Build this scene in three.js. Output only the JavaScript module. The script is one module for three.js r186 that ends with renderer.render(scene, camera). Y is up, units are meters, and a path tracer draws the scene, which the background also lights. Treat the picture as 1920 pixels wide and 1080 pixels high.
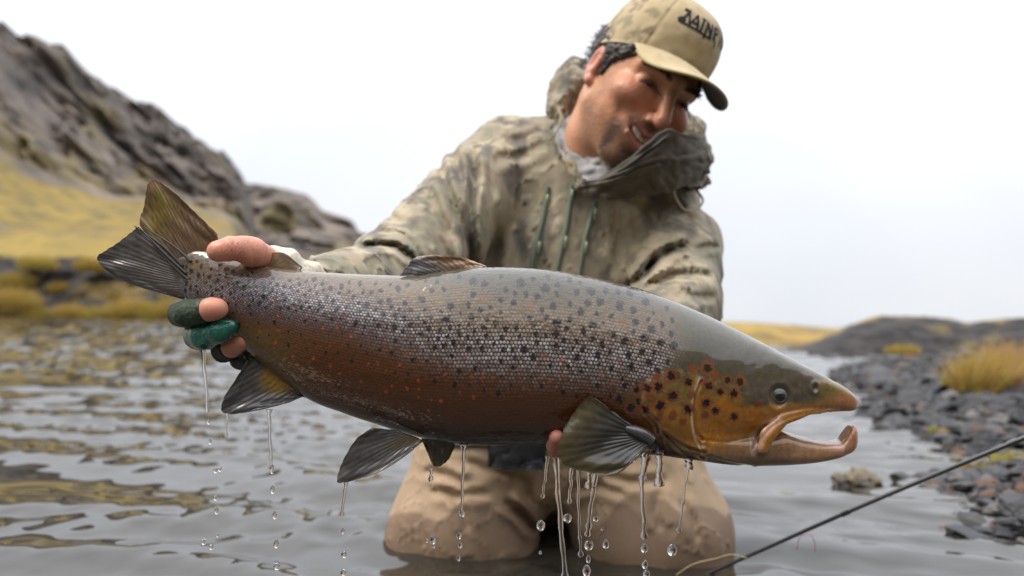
import * as THREE from 'three';
import { mergeGeometries, mergeVertices } from 'three/addons/utils/BufferGeometryUtils.js';
import { createNoise2D, createNoise3D } from 'simplex-noise';

// ---------- camera, sky, sun, exposure ----------
const scene = new THREE.Scene();
const F_PX = 1680, CAM_H = 0.37, PITCH = 1.77, ROLL = 1.2;
const camera = new THREE.PerspectiveCamera(2 * Math.atan(540 / F_PX) * 180 / Math.PI, 1920 / 1080, 0.02, 4000);
camera.position.set(0, CAM_H, 0);
camera.rotation.set(PITCH * Math.PI / 180, 0, ROLL * Math.PI / 180, 'YXZ');
camera.focus = 0.84;
camera.userData.fStop = 4.2;
camera.updateMatrixWorld(true);
const renderer = new THREE.WebGLRenderer({ antialias: true });
renderer.toneMapping = THREE.LinearToneMapping;
renderer.toneMappingExposure = 1.5;
renderer.shadowMap.enabled = true;

function rng(seed) { let s = seed | 0; return () => { s = (s + 0x6d2b79f5) | 0; let t = Math.imul(s ^ (s >>> 15), 1 | s); t = (t + Math.imul(t ^ (t >>> 7), 61 | t)) ^ t; return ((t ^ (t >>> 14)) >>> 0) / 4294967296; }; }
const n3 = createNoise3D(rng(11)), n2 = createNoise2D(rng(12));
const fbm3 = (x, y, z, o = 4) => { let s = 0, a = 0.5; for (let i = 0; i < o; i++) { s += a * n3(x, y, z); x = x * 2.03 + 7.1; y = y * 2.03 + 3.7; z = z * 2.03 + 1.9; a *= 0.5; } return s; };
const fbm2 = (x, y, o = 4) => { let s = 0, a = 0.5; for (let i = 0; i < o; i++) { s += a * n2(x, y); x = x * 2.03 + 7.1; y = y * 2.03 + 3.7; a *= 0.5; } return s; };
const clamp = (x, a = 0, b = 1) => x < a ? a : x > b ? b : x;
const sstep = (a, b, x) => { const t = clamp((x - a) / (b - a)); return t * t * (3 - 2 * t); };
const mix = (a, b, t) => a + (b - a) * t;
const V = (x, y, z) => new THREE.Vector3(x, y, z);

// overcast sky: CIE overcast luminance with soft cloud structure, a little brighter on the side where the sun stands behind the cloud
const SUN_DIR = V(-0.52, 0.84, 0.18).normalize();
{
  const W = 512, H = 256, d = new Float32Array(W * H * 4);
  for (let r = 0; r < H; r++) for (let c = 0; c < W; c++) {
    const up = ((r + 0.5) / H - 0.5) * Math.PI, ro = ((c + 0.5) / W - 0.5) * 2 * Math.PI;
    const x = Math.cos(ro) * Math.cos(up), z = Math.sin(ro) * Math.cos(up), y = Math.sin(up), yy = Math.max(y, 0.0);
    const sunny = x * SUN_DIR.x + y * SUN_DIR.y + z * SUN_DIR.z;
    let L = 0.565 * (1 + 2.2 * Math.pow(yy, 1.3)) * (1 + 0.25 * Math.pow(Math.max(sunny, 0), 6));
    const cl = fbm3(x * 2.2, y * 4 + 3, z * 2.2, 4);
    L *= 1 + 0.07 * cl;
    const b = 0.03 - 0.04 * cl;
    const i = (r * W + c) * 4;
    d[i] = L * (0.985 - b); d[i + 1] = L * (1.0 - b * 0.35); d[i + 2] = L * (1.035 + b * 0.9); d[i + 3] = 1;
  }
  const t = new THREE.DataTexture(d, W, H, THREE.RGBAFormat, THREE.FloatType);
  t.mapping = THREE.EquirectangularReflectionMapping; t.magFilter = THREE.LinearFilter; t.minFilter = THREE.LinearFilter; t.needsUpdate = true;
  scene.background = t; scene.environment = t;
}
const sun = new THREE.DirectionalLight(0xfff1dc, 1.5);
sun.name = 'sun'; sun.position.copy(SUN_DIR).multiplyScalar(30); sun.castShadow = true; sun.shadow.radius = 40;
sun.shadow.camera.left = -12; sun.shadow.camera.right = 12; sun.shadow.camera.top = 12; sun.shadow.camera.bottom = -12; sun.shadow.camera.far = 80;
sun.shadow.mapSize.set(2048, 2048);
scene.add(sun, sun.target);

// ---------- helpers ----------
// a place in the world from a bearing seen in the photograph and a distance in front of the camera
const at = (px, py, depth) => V((px - 960) / F_PX * depth, (540 - py) / F_PX * depth, -depth).applyMatrix4(camera.matrixWorld);
const taken = new Map();
const numbered = (n) => { const k = taken.get(n) || 0; taken.set(n, k + 1); return k ? n + '_' + String(k).padStart(3, '0') : n; };
function tag(o, label, category, group, kind) { o.userData = { ...o.userData, label, category }; if (group) o.userData.group = group; if (kind) o.userData.kind = kind; return o; }
function mesh(name, geo, mat, parent = scene) {
  const m = new THREE.Mesh(geo, mat); m.name = parent === scene ? numbered(name) : name; m.castShadow = m.receiveShadow = true; parent.add(m); return m;
}
function group(name, parent = scene) { const g = new THREE.Group(); g.name = parent === scene ? numbered(name) : name; parent.add(g); return g; }
const std = (rgb, rough = 0.8, extra = {}) => { const m = new THREE.MeshPhysicalMaterial({ roughness: rough, ...extra }); m.color.setRGB(...rgb); return m; };
function dataTex(W, H, fn, srgb = false) {          // fn(u, v) -> [r,g,b] in 0..1 (linear when srgb is false)
  const d = new Uint8Array(W * H * 4);
  for (let j = 0; j < H; j++) for (let i = 0; i < W; i++) {
    const c = fn((i + 0.5) / W, (j + 0.5) / H), k = (j * W + i) * 4;
    for (let q = 0; q < 3; q++) { let x = clamp(c[q]); if (srgb) x = x <= 0.0031308 ? 12.92 * x : 1.055 * Math.pow(x, 1 / 2.4) - 0.055; d[k + q] = Math.round(x * 255); }
    d[k + 3] = 255;
  }
  const t = new THREE.DataTexture(d, W, H); t.wrapS = t.wrapT = THREE.RepeatWrapping; t.magFilter = THREE.LinearFilter; t.minFilter = THREE.LinearMipmapLinearFilter; t.generateMipmaps = true;
  if (srgb) t.colorSpace = THREE.SRGBColorSpace; t.needsUpdate = true; return t;
}
const vnoise = (() => { const R = rng(77), T = Array.from({ length: 4096 }, () => R()); return (x, y, per) => { const ix = Math.floor(x), iy = Math.floor(y), fx = x - ix, fy = y - iy, w = (a) => ((a % per) + per) % per, h = (a, b) => T[(w(a) * 57 + w(b) * 131) & 4095], s = fx * fx * (3 - 2 * fx), t = fy * fy * (3 - 2 * fy); return mix(mix(h(ix, iy), h(ix + 1, iy), s), mix(h(ix, iy + 1), h(ix + 1, iy + 1), s), t); }; })();
const tileFbm = (u, v, base = 8, o = 4) => { let s = 0, a = 0.5, p = base; for (let i = 0; i < o; i++) { s += a * vnoise(u * p, v * p, p); p *= 2; a *= 0.5; } return s; };
// interpolated table: [[x, y], ...] with smooth (monotone cubic) steps
function curve(tab) {
  const n = tab.length, d = [], m = [];
  for (let i = 0; i < n - 1; i++) d.push((tab[i + 1][1] - tab[i][1]) / (tab[i + 1][0] - tab[i][0]));
  for (let i = 0; i < n; i++) m.push(i === 0 ? d[0] : i === n - 1 ? d[n - 2] : d[i - 1] * d[i] <= 0 ? 0 : (d[i - 1] + d[i]) / 2);
  return (x) => {
    if (x <= tab[0][0]) return tab[0][1]; if (x >= tab[n - 1][0]) return tab[n - 1][1];
    let i = 0; while (x > tab[i + 1][0]) i++;
    const h = tab[i + 1][0] - tab[i][0], t = (x - tab[i][0]) / h, t2 = t * t, t3 = t2 * t;
    return (2 * t3 - 3 * t2 + 1) * tab[i][1] + (t3 - 2 * t2 + t) * h * m[i] + (-2 * t3 + 3 * t2) * tab[i + 1][1] + (t3 - t2) * h * m[i + 1];
  };
}
const smin = (a, b, k) => { const h = Math.max(k - Math.abs(a - b), 0) / k; return Math.min(a, b) - h * h * k * 0.25; };
const smax = (a, b, k) => -smin(-a, -b, k);
const sphere = (x, y, z, cx, cy, cz, r) => Math.hypot(x - cx, y - cy, z - cz) - r;
function ell(x, y, z, cx, cy, cz, rx, ry, rz) {
  const a = (x - cx) / rx, b = (y - cy) / ry, c = (z - cz) / rz, k0 = Math.hypot(a, b, c), k1 = Math.hypot(a / rx, b / ry, c / rz);
  return k1 < 1e-9 ? -Math.min(rx, ry, rz) : k0 * (k0 - 1) / k1;
}
function cap(x, y, z, a, b, ra, rb) {               // tapered capsule between two points [x, y, z]
  const bx = b[0] - a[0], by = b[1] - a[1], bz = b[2] - a[2], px = x - a[0], py = y - a[1], pz = z - a[2];
  const t = clamp((px * bx + py * by + pz * bz) / (bx * bx + by * by + bz * bz));
  return Math.hypot(px - bx * t, py - by * t, pz - bz * t) - (ra + (rb - ra) * t);
}
// surface nets over a distance field; lip = how fast the field may change per metre
function field(f, lo, hi, cell, { lip = 1.5, color, uv, normalEps } = {}) {
  const B = 6, nx = Math.ceil((hi[0] - lo[0]) / cell) + 1, ny = Math.ceil((hi[1] - lo[1]) / cell) + 1, nz = Math.ceil((hi[2] - lo[2]) / cell) + 1;
  const G = new Float32Array(nx * ny * nz).fill(1e9), id = (i, j, k) => (k * ny + j) * nx + i, r = B * cell * 0.9 * lip, vert = new Int32Array(nx * ny * nz).fill(-1);
  const blocks = [];
  for (let k = 0; k < nz; k += B) for (let j = 0; j < ny; j += B) for (let i = 0; i < nx; i += B) {
    if (Math.abs(f(lo[0] + (i + B / 2) * cell, lo[1] + (j + B / 2) * cell, lo[2] + (k + B / 2) * cell)) > r + cell) continue;
    blocks.push([i, j, k]);
    for (let c = k; c <= Math.min(k + B, nz - 1); c++) for (let b = j; b <= Math.min(j + B, ny - 1); b++) for (let a = i; a <= Math.min(i + B, nx - 1); a++) {
      const q = id(a, b, c); if (G[q] === 1e9) G[q] = f(lo[0] + a * cell, lo[1] + b * cell, lo[2] + c * cell);
    }
  }
  const P = [], idx = [], cor = [0, 1, nx, nx + 1, nx * ny, nx * ny + 1, nx * ny + nx, nx * ny + nx + 1];
  const E = [[0, 1], [2, 3], [4, 5], [6, 7], [0, 2], [1, 3], [4, 6], [5, 7], [0, 4], [1, 5], [2, 6], [3, 7]], cells = [];
  for (const [bi, bj, bk] of blocks) for (let k = bk; k < Math.min(bk + B, nz - 1); k++) for (let j = bj; j < Math.min(bj + B, ny - 1); j++) for (let i = bi; i < Math.min(bi + B, nx - 1); i++) {
    const q = id(i, j, k); let m = 0, bad = false;
    for (let c = 0; c < 8; c++) { const g = G[q + cor[c]]; if (g === 1e9) { bad = true; break; } if (g < 0) m |= 1 << c; }
    if (bad || m === 0 || m === 255) continue;
    let sx = 0, sy = 0, sz = 0, n = 0;
    for (const [a, b] of E) {
      if (((m >> a) & 1) === ((m >> b) & 1)) continue;
      const ga = G[q + cor[a]], gb = G[q + cor[b]], t = ga / (ga - gb);
      sx += (a & 1) + ((b & 1) - (a & 1)) * t; sy += ((a >> 1) & 1) + (((b >> 1) & 1) - ((a >> 1) & 1)) * t; sz += (a >> 2) + ((b >> 2) - (a >> 2)) * t; n++;
    }
    vert[q] = P.length / 3; P.push(lo[0] + (i + sx / n) * cell, lo[1] + (j + sy / n) * cell, lo[2] + (k + sz / n) * cell); cells.push(i, j, k);
  }
  const st = [1, nx, nx * ny];
  for (let v = 0; v < cells.length / 3; v++) {
    const i = cells[v * 3], j = cells[v * 3 + 1], k = cells[v * 3 + 2], q = id(i, j, k), g0 = G[q] < 0, c = [i, j, k];
    for (let ax = 0; ax < 3; ax++) {
      const u = (ax + 1) % 3, w = (ax + 2) % 3; if (c[u] === 0 || c[w] === 0) continue;
      const g1 = G[q + st[ax]] < 0; if (g0 === g1) continue;
      const a = vert[q], b = vert[q - st[u]], d = vert[q - st[u] - st[w]], e = vert[q - st[w]];
      if (a < 0 || b < 0 || d < 0 || e < 0) continue;
      if (g0) idx.push(a, b, d, a, d, e); else idx.push(a, d, b, a, e, d);
    }
  }
  const g = new THREE.BufferGeometry(), n = P.length / 3, N = new Float32Array(n * 3), e = normalEps || cell * 0.6;
  const C = color ? new Float32Array(n * 3) : null, U = new Float32Array(n * 2);
  for (let v = 0; v < n; v++) {
    const x = P[v * 3], y = P[v * 3 + 1], z = P[v * 3 + 2];
    const gx = f(x + e, y, z) - f(x - e, y, z), gy = f(x, y + e, z) - f(x, y - e, z), gz = f(x, y, z + e) - f(x, y, z - e), l = Math.hypot(gx, gy, gz) || 1;
    N[v * 3] = gx / l; N[v * 3 + 1] = gy / l; N[v * 3 + 2] = gz / l;
    if (C) { const c = color(x, y, z, gx / l, gy / l, gz / l); C[v * 3] = c[0]; C[v * 3 + 1] = c[1]; C[v * 3 + 2] = c[2]; }
    const t = uv ? uv(x, y, z, gx / l, gy / l, gz / l) : [x, y]; U[v * 2] = t[0]; U[v * 2 + 1] = t[1];
  }
  g.setAttribute('position', new THREE.BufferAttribute(new Float32Array(P), 3)); g.setAttribute('normal', new THREE.BufferAttribute(N, 3)); g.setAttribute('uv', new THREE.BufferAttribute(U, 2));
  if (C) g.setAttribute('color', new THREE.BufferAttribute(C, 3));
  g.setIndex(new THREE.BufferAttribute(new Uint32Array(idx), 1));
  return g;
}
// a closed sheet of real thickness: fn(u, v) -> [x, y, z] mid-surface, th(u, v) thickness
function sheet(fn, nu, nv, th, color) {
  const P = [], U = [], I = [], C = [], w = nu + 1, N = w * (nv + 1), e = 1e-3;
  const mid = (u, v) => V(...fn(u, v)), nor = (u, v) => {
    const a = mid(Math.min(u + e, 1), v).sub(mid(Math.max(u - e, 0), v)), b = mid(u, Math.min(v + e, 1)).sub(mid(u, Math.max(v - e, 0))); const c = a.cross(b); return c.lengthSq() < 1e-20 ? V(0, 0, 1) : c.normalize();
  };
  for (const s of [1, -1]) for (let j = 0; j <= nv; j++) for (let i = 0; i <= nu; i++) {
    const u = i / nu, v = j / nv, p = mid(u, v).addScaledVector(nor(u, v), s * 0.5 * (typeof th === 'function' ? th(u, v) : th));
    P.push(p.x, p.y, p.z); U.push(u, v); if (color) C.push(...color(u, v, s, p));
  }
  for (let j = 0; j < nv; j++) for (let i = 0; i < nu; i++) { const a = j * w + i, b = a + 1, c = a + w, d = c + 1; I.push(a, b, d, a, d, c, N + a, N + d, N + b, N + a, N + c, N + d); }
  const edge = (a, b) => I.push(a, N + a, N + b, a, N + b, b);
  for (let i = 0; i < nu; i++) { edge(i + 1, i); edge(nv * w + i, nv * w + i + 1); }
  for (let j = 0; j < nv; j++) { edge(j * w, (j + 1) * w); edge((j + 1) * w + nu, j * w + nu); }
  const g = new THREE.BufferGeometry();
  g.setAttribute('position', new THREE.Float32BufferAttribute(P, 3)); g.setAttribute('uv', new THREE.Float32BufferAttribute(U, 2)); if (color) g.setAttribute('color', new THREE.Float32BufferAttribute(C, 3));
  g.setIndex(I); g.computeVertexNormals(); return g;
}
// smooth surface through a grid of control points rows[v][u]
function patch(rows) {
  const cr = (p, t) => { const n = p.length - 1, x = clamp(t) * n, i = Math.min(Math.floor(x), n - 1), f = x - i, g = (k) => p[clamp(k, 0, n)], a = g(i - 1), b = g(i), c = g(i + 1), d = g(i + 2);
    return b.map((_, q) => 0.5 * (2 * b[q] + (c[q] - a[q]) * f + (2 * a[q] - 5 * b[q] + 4 * c[q] - d[q]) * f * f + (3 * b[q] - a[q] - 3 * c[q] + d[q]) * f * f * f)); };
  return (u, v) => cr(rows.map((r) => cr(r, u)), v);
}
function tube(points, radius, seg = 24, rad = 8, closed = false) {   // radius: number or f(t); swept along a smooth curve, ends closed
  const c = new THREE.CatmullRomCurve3(points.map((p) => Array.isArray(p) ? V(...p) : p)), fr = c.computeFrenetFrames(seg, false), P = [], N = [], I = [], R = typeof radius === 'function' ? radius : () => radius;
  for (let i = 0; i <= seg; i++) {
    const t = i / seg, p = c.getPointAt(t), r = R(t);
    for (let j = 0; j < rad; j++) { const a = j / rad * 2 * Math.PI, n = fr.normals[i].clone().multiplyScalar(Math.cos(a)).addScaledVector(fr.binormals[i], Math.sin(a)); P.push(p.x + n.x * r, p.y + n.y * r, p.z + n.z * r); N.push(n.x, n.y, n.z); }
  }
  for (let i = 0; i < seg; i++) for (let j = 0; j < rad; j++) { const a = i * rad + j, b = i * rad + (j + 1) % rad; I.push(a, b, b + rad, a, b + rad, a + rad); }
  for (const [i, s] of [[0, 1], [seg, -1]]) { const p = c.getPointAt(i / seg), n = c.getTangentAt(i / seg).multiplyScalar(-s), k = P.length / 3; P.push(p.x, p.y, p.z); N.push(n.x, n.y, n.z); for (let j = 0; j < rad; j++) { const a = i * rad + j, b = i * rad + (j + 1) % rad; s > 0 ? I.push(k, b, a) : I.push(k, a, b); } }
  const g = new THREE.BufferGeometry(); g.setAttribute('position', new THREE.Float32BufferAttribute(P, 3)); g.setAttribute('normal', new THREE.Float32BufferAttribute(N, 3));
  g.setAttribute('uv', new THREE.Float32BufferAttribute(P.length / 3 * 2, 2)); g.setIndex(I); return g;
}
const join = (list) => mergeGeometries(list.map((g) => { const h = g.index ? g.toNonIndexed() : g.clone(); for (const k of Object.keys(h.attributes)) if (!['position', 'normal', 'uv', 'color'].includes(k)) h.deleteAttribute(k); return h; }));
const lerp3 = (a, b, t) => a.map((x, i) => mix(x, b[i], clamp(t)));
function segd(px, py, pts) {                                  // distance to a polyline in the side view, and the side of it
  let best = 1e9, side = 0, where = 0;
  for (let i = 0; i < pts.length - 1; i++) {
    const [ax, ay] = pts[i], [bx, by] = pts[i + 1], dx = bx - ax, dy = by - ay, t = clamp(((px - ax) * dx + (py - ay) * dy) / (dx * dx + dy * dy)), d = Math.hypot(px - ax - dx * t, py - ay - dy * t);
    if (d < best) { best = d; side = dx * (py - ay) - dy * (px - ax); where = (i + t) / (pts.length - 1); }
  }
  return [best, side, where];
}
function worley(x, y, z) {                                     // [nearest, second nearest] distances to scattered points
  const ix = Math.floor(x), iy = Math.floor(y), iz = Math.floor(z); let a = 9, b = 9;
  for (let i = -1; i <= 1; i++) for (let j = -1; j <= 1; j++) for (let k = -1; k <= 1; k++) {
    const cx = ix + i, cy = iy + j, cz = iz + k; let h = Math.imul(cx, 374761393) ^ Math.imul(cy, 668265263) ^ Math.imul(cz, 1274126177); h = Math.imul(h ^ (h >>> 13), 1103515245); h ^= h >>> 16;
    const d = Math.hypot(cx + (h & 255) / 255 - x, cy + ((h >>> 8) & 255) / 255 - y, cz + ((h >>> 16) & 255) / 255 - z); if (d < a) { b = a; a = d; } else if (d < b) b = d;
  }
  return [a, b];
}
// ---------- the trout ----------
const FISH_D = 0.88, FK = F_PX / FISH_D;                    // pixels of the photograph per metre at the fish
const trout = group('brown_trout');
trout.position.copy(at(960, 540, FISH_D)); trout.quaternion.copy(camera.quaternion);
tag(trout, 'large spotted brown trout with open hooked jaw held level above the river', 'fish');
const fx = (px) => (px - 960) / FK, fy = (py) => (540 - py) / FK;
const T_TOP = curve([[318, 494], [340, 482], [372, 470], [400, 470], [430, 480], [500, 499], [560, 507], [650, 513], [760, 517], [840, 507], [910, 501], [1000, 503], [1100, 517], [1200, 542], [1300, 580], [1400, 628], [1480, 671], [1550, 708], [1590, 732], [1604, 746], [1609, 757]]);
const T_BOT = curve([[318, 500], [345, 554], [390, 592], [430, 624], [470, 662], [500, 690], [545, 726], [590, 754], [650, 776], [700, 793], [800, 822], [900, 834], [1000, 834], [1100, 834], [1200, 842], [1290, 850], [1350, 842], [1400, 822], [1440, 800], [1475, 782], [1520, 772], [1570, 770], [1600, 767], [1609, 759]]);
const T_W = curve([[318, 2.5], [345, 8], [370, 17], [410, 33], [500, 52], [600, 70], [700, 82], [850, 96], [1000, 102], [1150, 101], [1280, 96], [1350, 86], [1420, 72], [1500, 52], [1560, 37], [1595, 24], [1609, 7]]);
// lower jaw: a second lobe that joins the throat
const J_TOP = curve([[1230, 790], [1330, 800], [1420, 806], [1455, 803], [1480, 811], [1520, 822], [1560, 826], [1575, 822], [1586, 806], [1594, 797], [1603, 801], [1607, 826]]);
const J_BOT = curve([[1230, 848], [1300, 859], [1370, 867], [1420, 870], [1480, 869], [1540, 863], [1580, 853], [1600, 842], [1607, 830]]);
const J_W = curve([[1230, 54], [1330, 66], [1420, 60], [1480, 48], [1540, 36], [1580, 27], [1600, 19], [1607, 5]]);
function lobe(x, y, z, top, bot, wid, p, x0, x1) {
  const t = top(x), b = bot(x), hh = Math.max((b - t) / 2, 1), yc = (t + b) / 2, w = wid(x);
  const a = Math.abs(y - yc) / hh, c = Math.abs(z) / w; let d;
  if (p < 2.05) { const r = Math.hypot(a, c) || 1e-6, g = Math.hypot(a / hh, c / w) / r; d = (r - 1) / Math.max(g, 1e-4) * 0.9; }
  else { const s = Math.pow(a, p) + Math.pow(c, p), r = Math.pow(s, 1 / p) || 1e-6, q = Math.pow(s || 1e-9, 1 / p - 1), ga = q * Math.pow(a, p - 1) / hh, gc = q * Math.pow(c, p - 1) / w; d = (r - 1) / Math.max(Math.hypot(ga, gc), 1e-4) * 0.9; }
  const over = Math.max(x0 - x, x - x1); return over > 0 ? Math.max(d, 0) + over : d;
}
const headBox = (x) => mix(2, 3.2, sstep(1360, 1500, x));
const smoothLine = (pts, n = 24) => { const c = new THREE.CatmullRomCurve3(pts.map(([a, b]) => V(a, b, 0))); return c.getPoints(n).map((p) => [p.x, p.y]); };
const GILL = smoothLine([[1262, 652], [1222, 676], [1198, 706], [1190, 740], [1200, 770], [1222, 792], [1262, 818], [1306, 838], [1345, 850]], 20);
const PREOP = smoothLine([[1294, 706], [1284, 732], [1283, 765], [1290, 800], [1302, 812]], 10);
const CHEEK = smoothLine([[1302, 812], [1350, 818], [1395, 812]], 6);
const RAYS = [smoothLine([[1198, 762], [1216, 778], [1222, 800]], 6), smoothLine([[1232, 800], [1262, 824], [1308, 836]], 6), smoothLine([[1240, 818], [1275, 838], [1330, 852], [1400, 868]], 8)];
const MOUTHLINE = smoothLine([[1396, 826], [1412, 800], [1440, 778], [1490, 764], [1540, 760]], 8);
function troutField(X, Y, Z) {
  const y = -Y, x = X, z = Math.abs(Z);
  let d = lobe(x, y, Z, T_TOP, T_BOT, T_W, headBox(x), 318, 1609);
  if (d > 60) return x > 1200 ? Math.min(d, lobe(x, y, Z, J_TOP, J_BOT, J_W, 2.7, 1230, 1607)) : d;
  if (x > 1205) {
    let j = lobe(x, y, Z, J_TOP, J_BOT, J_W, 2.7, 1230, 1607);
    if (x > 1430) j = smax(j, -cap(x, y, z, [1440, 796, 0], [1570, 810, 0], 14, 7), 4);      // floor of the mouth
    d = smin(d, j, 16);
    // maxilla: flat bony plate that hangs back from the upper jaw
    const zz = (z - (T_W(x) * 0.97 - 5)) * 1.6;
    let m = Math.min(cap(x, y, zz, [1560, 764, 0], [1500, 766, 0], 3, 7), cap(x, y, zz, [1500, 766, 0], [1452, 777, 0], 7, 12), cap(x, y, zz, [1452, 777, 0], [1420, 806, 0], 12, 15));
    m = Math.min(m, cap(x, y, zz, [1420, 806, 0], [1411, 828, 0], 15, 12));
    d = smin(d, m * 0.8, 3);
  }
  if (x > 1170 && x < 1420 && d < 12 && d > -12) {
    const [g, s, u] = segd(x, y, GILL);                          // gill cover stands proud of the shoulder
    const inside = s < 0 ? 1 : -1;
    d -= 5.5 * sstep(-3, 4, g * inside) * (1 - sstep(14, 60, g)) * sstep(0.10, 0.42, u) * (1 - sstep(0.92, 1, u));
    const p = segd(x, y, PREOP)[0]; d += 2.2 * Math.exp(-(p * p) / 7) - 1.6 * Math.exp(-((p - 5) ** 2) / 18);
    const c = segd(x, y, CHEEK)[0]; d += 1.4 * Math.exp(-(c * c) / 12);
    for (const R of RAYS) { const q = segd(x, y, R)[0]; d += 1.8 * Math.exp(-(q * q) / 8) - 1.3 * Math.exp(-((q - 6) ** 2) / 14); }
  }
  if (x > 1380 && d < 12 && d > -12) {
    const m = segd(x, y - 4, MOUTHLINE)[0]; d += 1.6 * Math.exp(-(m * m) / 10);
    const e = Math.hypot(x - 1441, y - 735); d += 3.5 * (1 - sstep(14, 24, e)) - 1.0 * Math.exp(-((e - 25) ** 2) / 30);   // eye socket and its rim
    const nn = Math.hypot(x - 1512, (y - 722) * 0.8); d += 4 * Math.exp(-(nn * nn) / 22) - 1.5 * Math.exp(-((nn - 8) ** 2) / 12);
    d -= 0.5 * n3(x / 40, y / 26, z / 40) * (1 - sstep(1560, 1600, x));
  }
  if (d < 8 && d > -8) d -= 0.35 * n3(x / 70, y / 50, z / 50) + (x < 1240 ? 0.22 * n3(x / 13, y / 9, z / 9) * sstep(1240, 1200, x) : 0);
  return d;
}
// ----- skin: colour, relief and gloss computed along the fish (u) and from belly (0) to back (1) -----
const TX0 = 318, TX1 = 1612, TW = 1728, TH = 800;
const geomAt = (x) => { const t = T_TOP(x); const b = x > 1300 ? Math.max(T_BOT(x), J_BOT(x)) : T_BOT(x); return [(t + b) / 2, Math.max((b - t) / 2, 4)]; };
const troutUV = (X, Y, Z) => { const [yc, hh] = geomAt(X), a = (yc + Y) / hh, w = T_W(X), t = Math.atan2(a, Math.abs(Z) / Math.max(w, 1)); return [(X - TX0) / (TX1 - TX0), clamp(t / Math.PI + 0.5, 0.001, 0.999)]; };
const spots = [];                                              // [x, y, rx, ry, kind]
{
  const R = rng(5), ok = (x, y, gap) => spots.every((s) => Math.hypot(s[0] - x, (s[1] - y) * 1.1) > gap + s[2] * 0.55);
  const lat = (x) => mix(548, 640, sstep(450, 1000, x)) + (x > 1000 ? (x - 1000) * 0.10 : 0);
  for (let k = 0; k < 5200; k++) {
    const x = 350 + R() * 900, t = T_TOP(x), l = lat(x), y = t + 14 + R() * (l + 76 - t), below = y - l;
    if (x > 1195 && below > 30) continue;
    if (below > 40 && R() < 0.45) continue;
    const r = (below < -30 ? 4.2 + R() * 4.8 : below < 30 ? 4.2 + R() * 4.2 : 3.0 + R() * 3.0) * mix(0.62, 1.05, sstep(450, 1050, x));
    if (ok(x, y, r + mix(5, 8, sstep(450, 1050, x)) + (below > 25 ? 9 : 0) + (below < -40 ? 2 : 0))) spots.push([x, y, r * (0.7 + R() * 0.5), r * (0.85 + R() * 0.45), R() < 0.06 ? 1 : 0]);
  }
  for (let k = 0; k < 800; k++) {                             // red spots low on the flank
    const x = 440 + R() * 720, l = lat(x), y = l + 18 + R() * R() * 130 * mix(1, 0.6, sstep(700, 1000, x)); if (y > T_BOT(x) - 60) continue;
    if (R() < sstep(700, 1150, x) * 0.72) continue;
    const r = 2.2 + R() * 2.4; if (ok(x, y, r + 10)) spots.push([x, y, r, r * 1.15, 2]);
  }
  // head: the large haloed spots, where the photograph has them
  for (const [x, y, r, k] of [[1307, 682, 9, 3], [1241, 695, 9, 3], [1272, 706, 8, 3], [1218, 714, 9, 3], [1244, 730, 9, 3], [1222, 745, 9, 3], [1272, 755, 8, 3], [1304, 744, 8, 3], [1309, 713, 8, 3], [1343, 705, 7, 3], [1367, 707, 8, 3], [1330, 724, 7, 3], [1355, 727, 8, 3], [1322, 759, 7, 3], [1357, 772, 7, 3], [1245, 764, 8, 4], [1263, 776, 7, 4], [1304, 766, 7, 4], [1220, 765, 7, 4], [1205, 733, 8, 4], [1281, 684, 8, 4], [1321, 696, 8, 4], [1278, 728, 7, 4], [1198, 716, 8, 3], [1196, 752, 7, 3], [1215, 696, 7, 4], [1298, 706, 7, 4], [1171, 753, 9, 3], [1180, 720, 7, 3], [1160, 712, 6, 0], [1150, 735, 6, 0], [1401, 748, 7, 4], [1387, 692, 6, 5], [1336, 681, 7, 5], [1368, 652, 5, 5], [1408, 675, 5, 5], [1300, 640, 5, 5], [1250, 620, 5, 5], [1432, 660, 4, 5], [1346, 640, 4, 5]]) spots.push([x, y, r, r * 1.05, k]);
}
const cellOf = new Map();
for (const s of spots) { const e = 26; for (let a = Math.floor((s[0] - e) / 32); a <= Math.floor((s[0] + e) / 32); a++) for (let b = Math.floor((s[1] - e) / 32); b <= Math.floor((s[1] + e) / 32); b++) { const k = a + ',' + b; cellOf.has(k) ? cellOf.get(k).push(s) : cellOf.set(k, [s]); } }
const NONE = [];
const scaleS = (() => { const n = 1400, T = new Float32Array(n + 1); for (let i = 1; i <= n; i++) { const x = TX0 + i, hh = geomAt(x)[1]; T[i] = T[i - 1] + 1 / (3.0 + 3.4 * clamp(hh / 165)); } return (x) => { const q = clamp(x - TX0, 0, n - 1), i = Math.floor(q); return mix(T[i], T[i + 1], q - i); }; })();
const ROWS = 74;
let colX = -1, colG, colS, colL;
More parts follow.
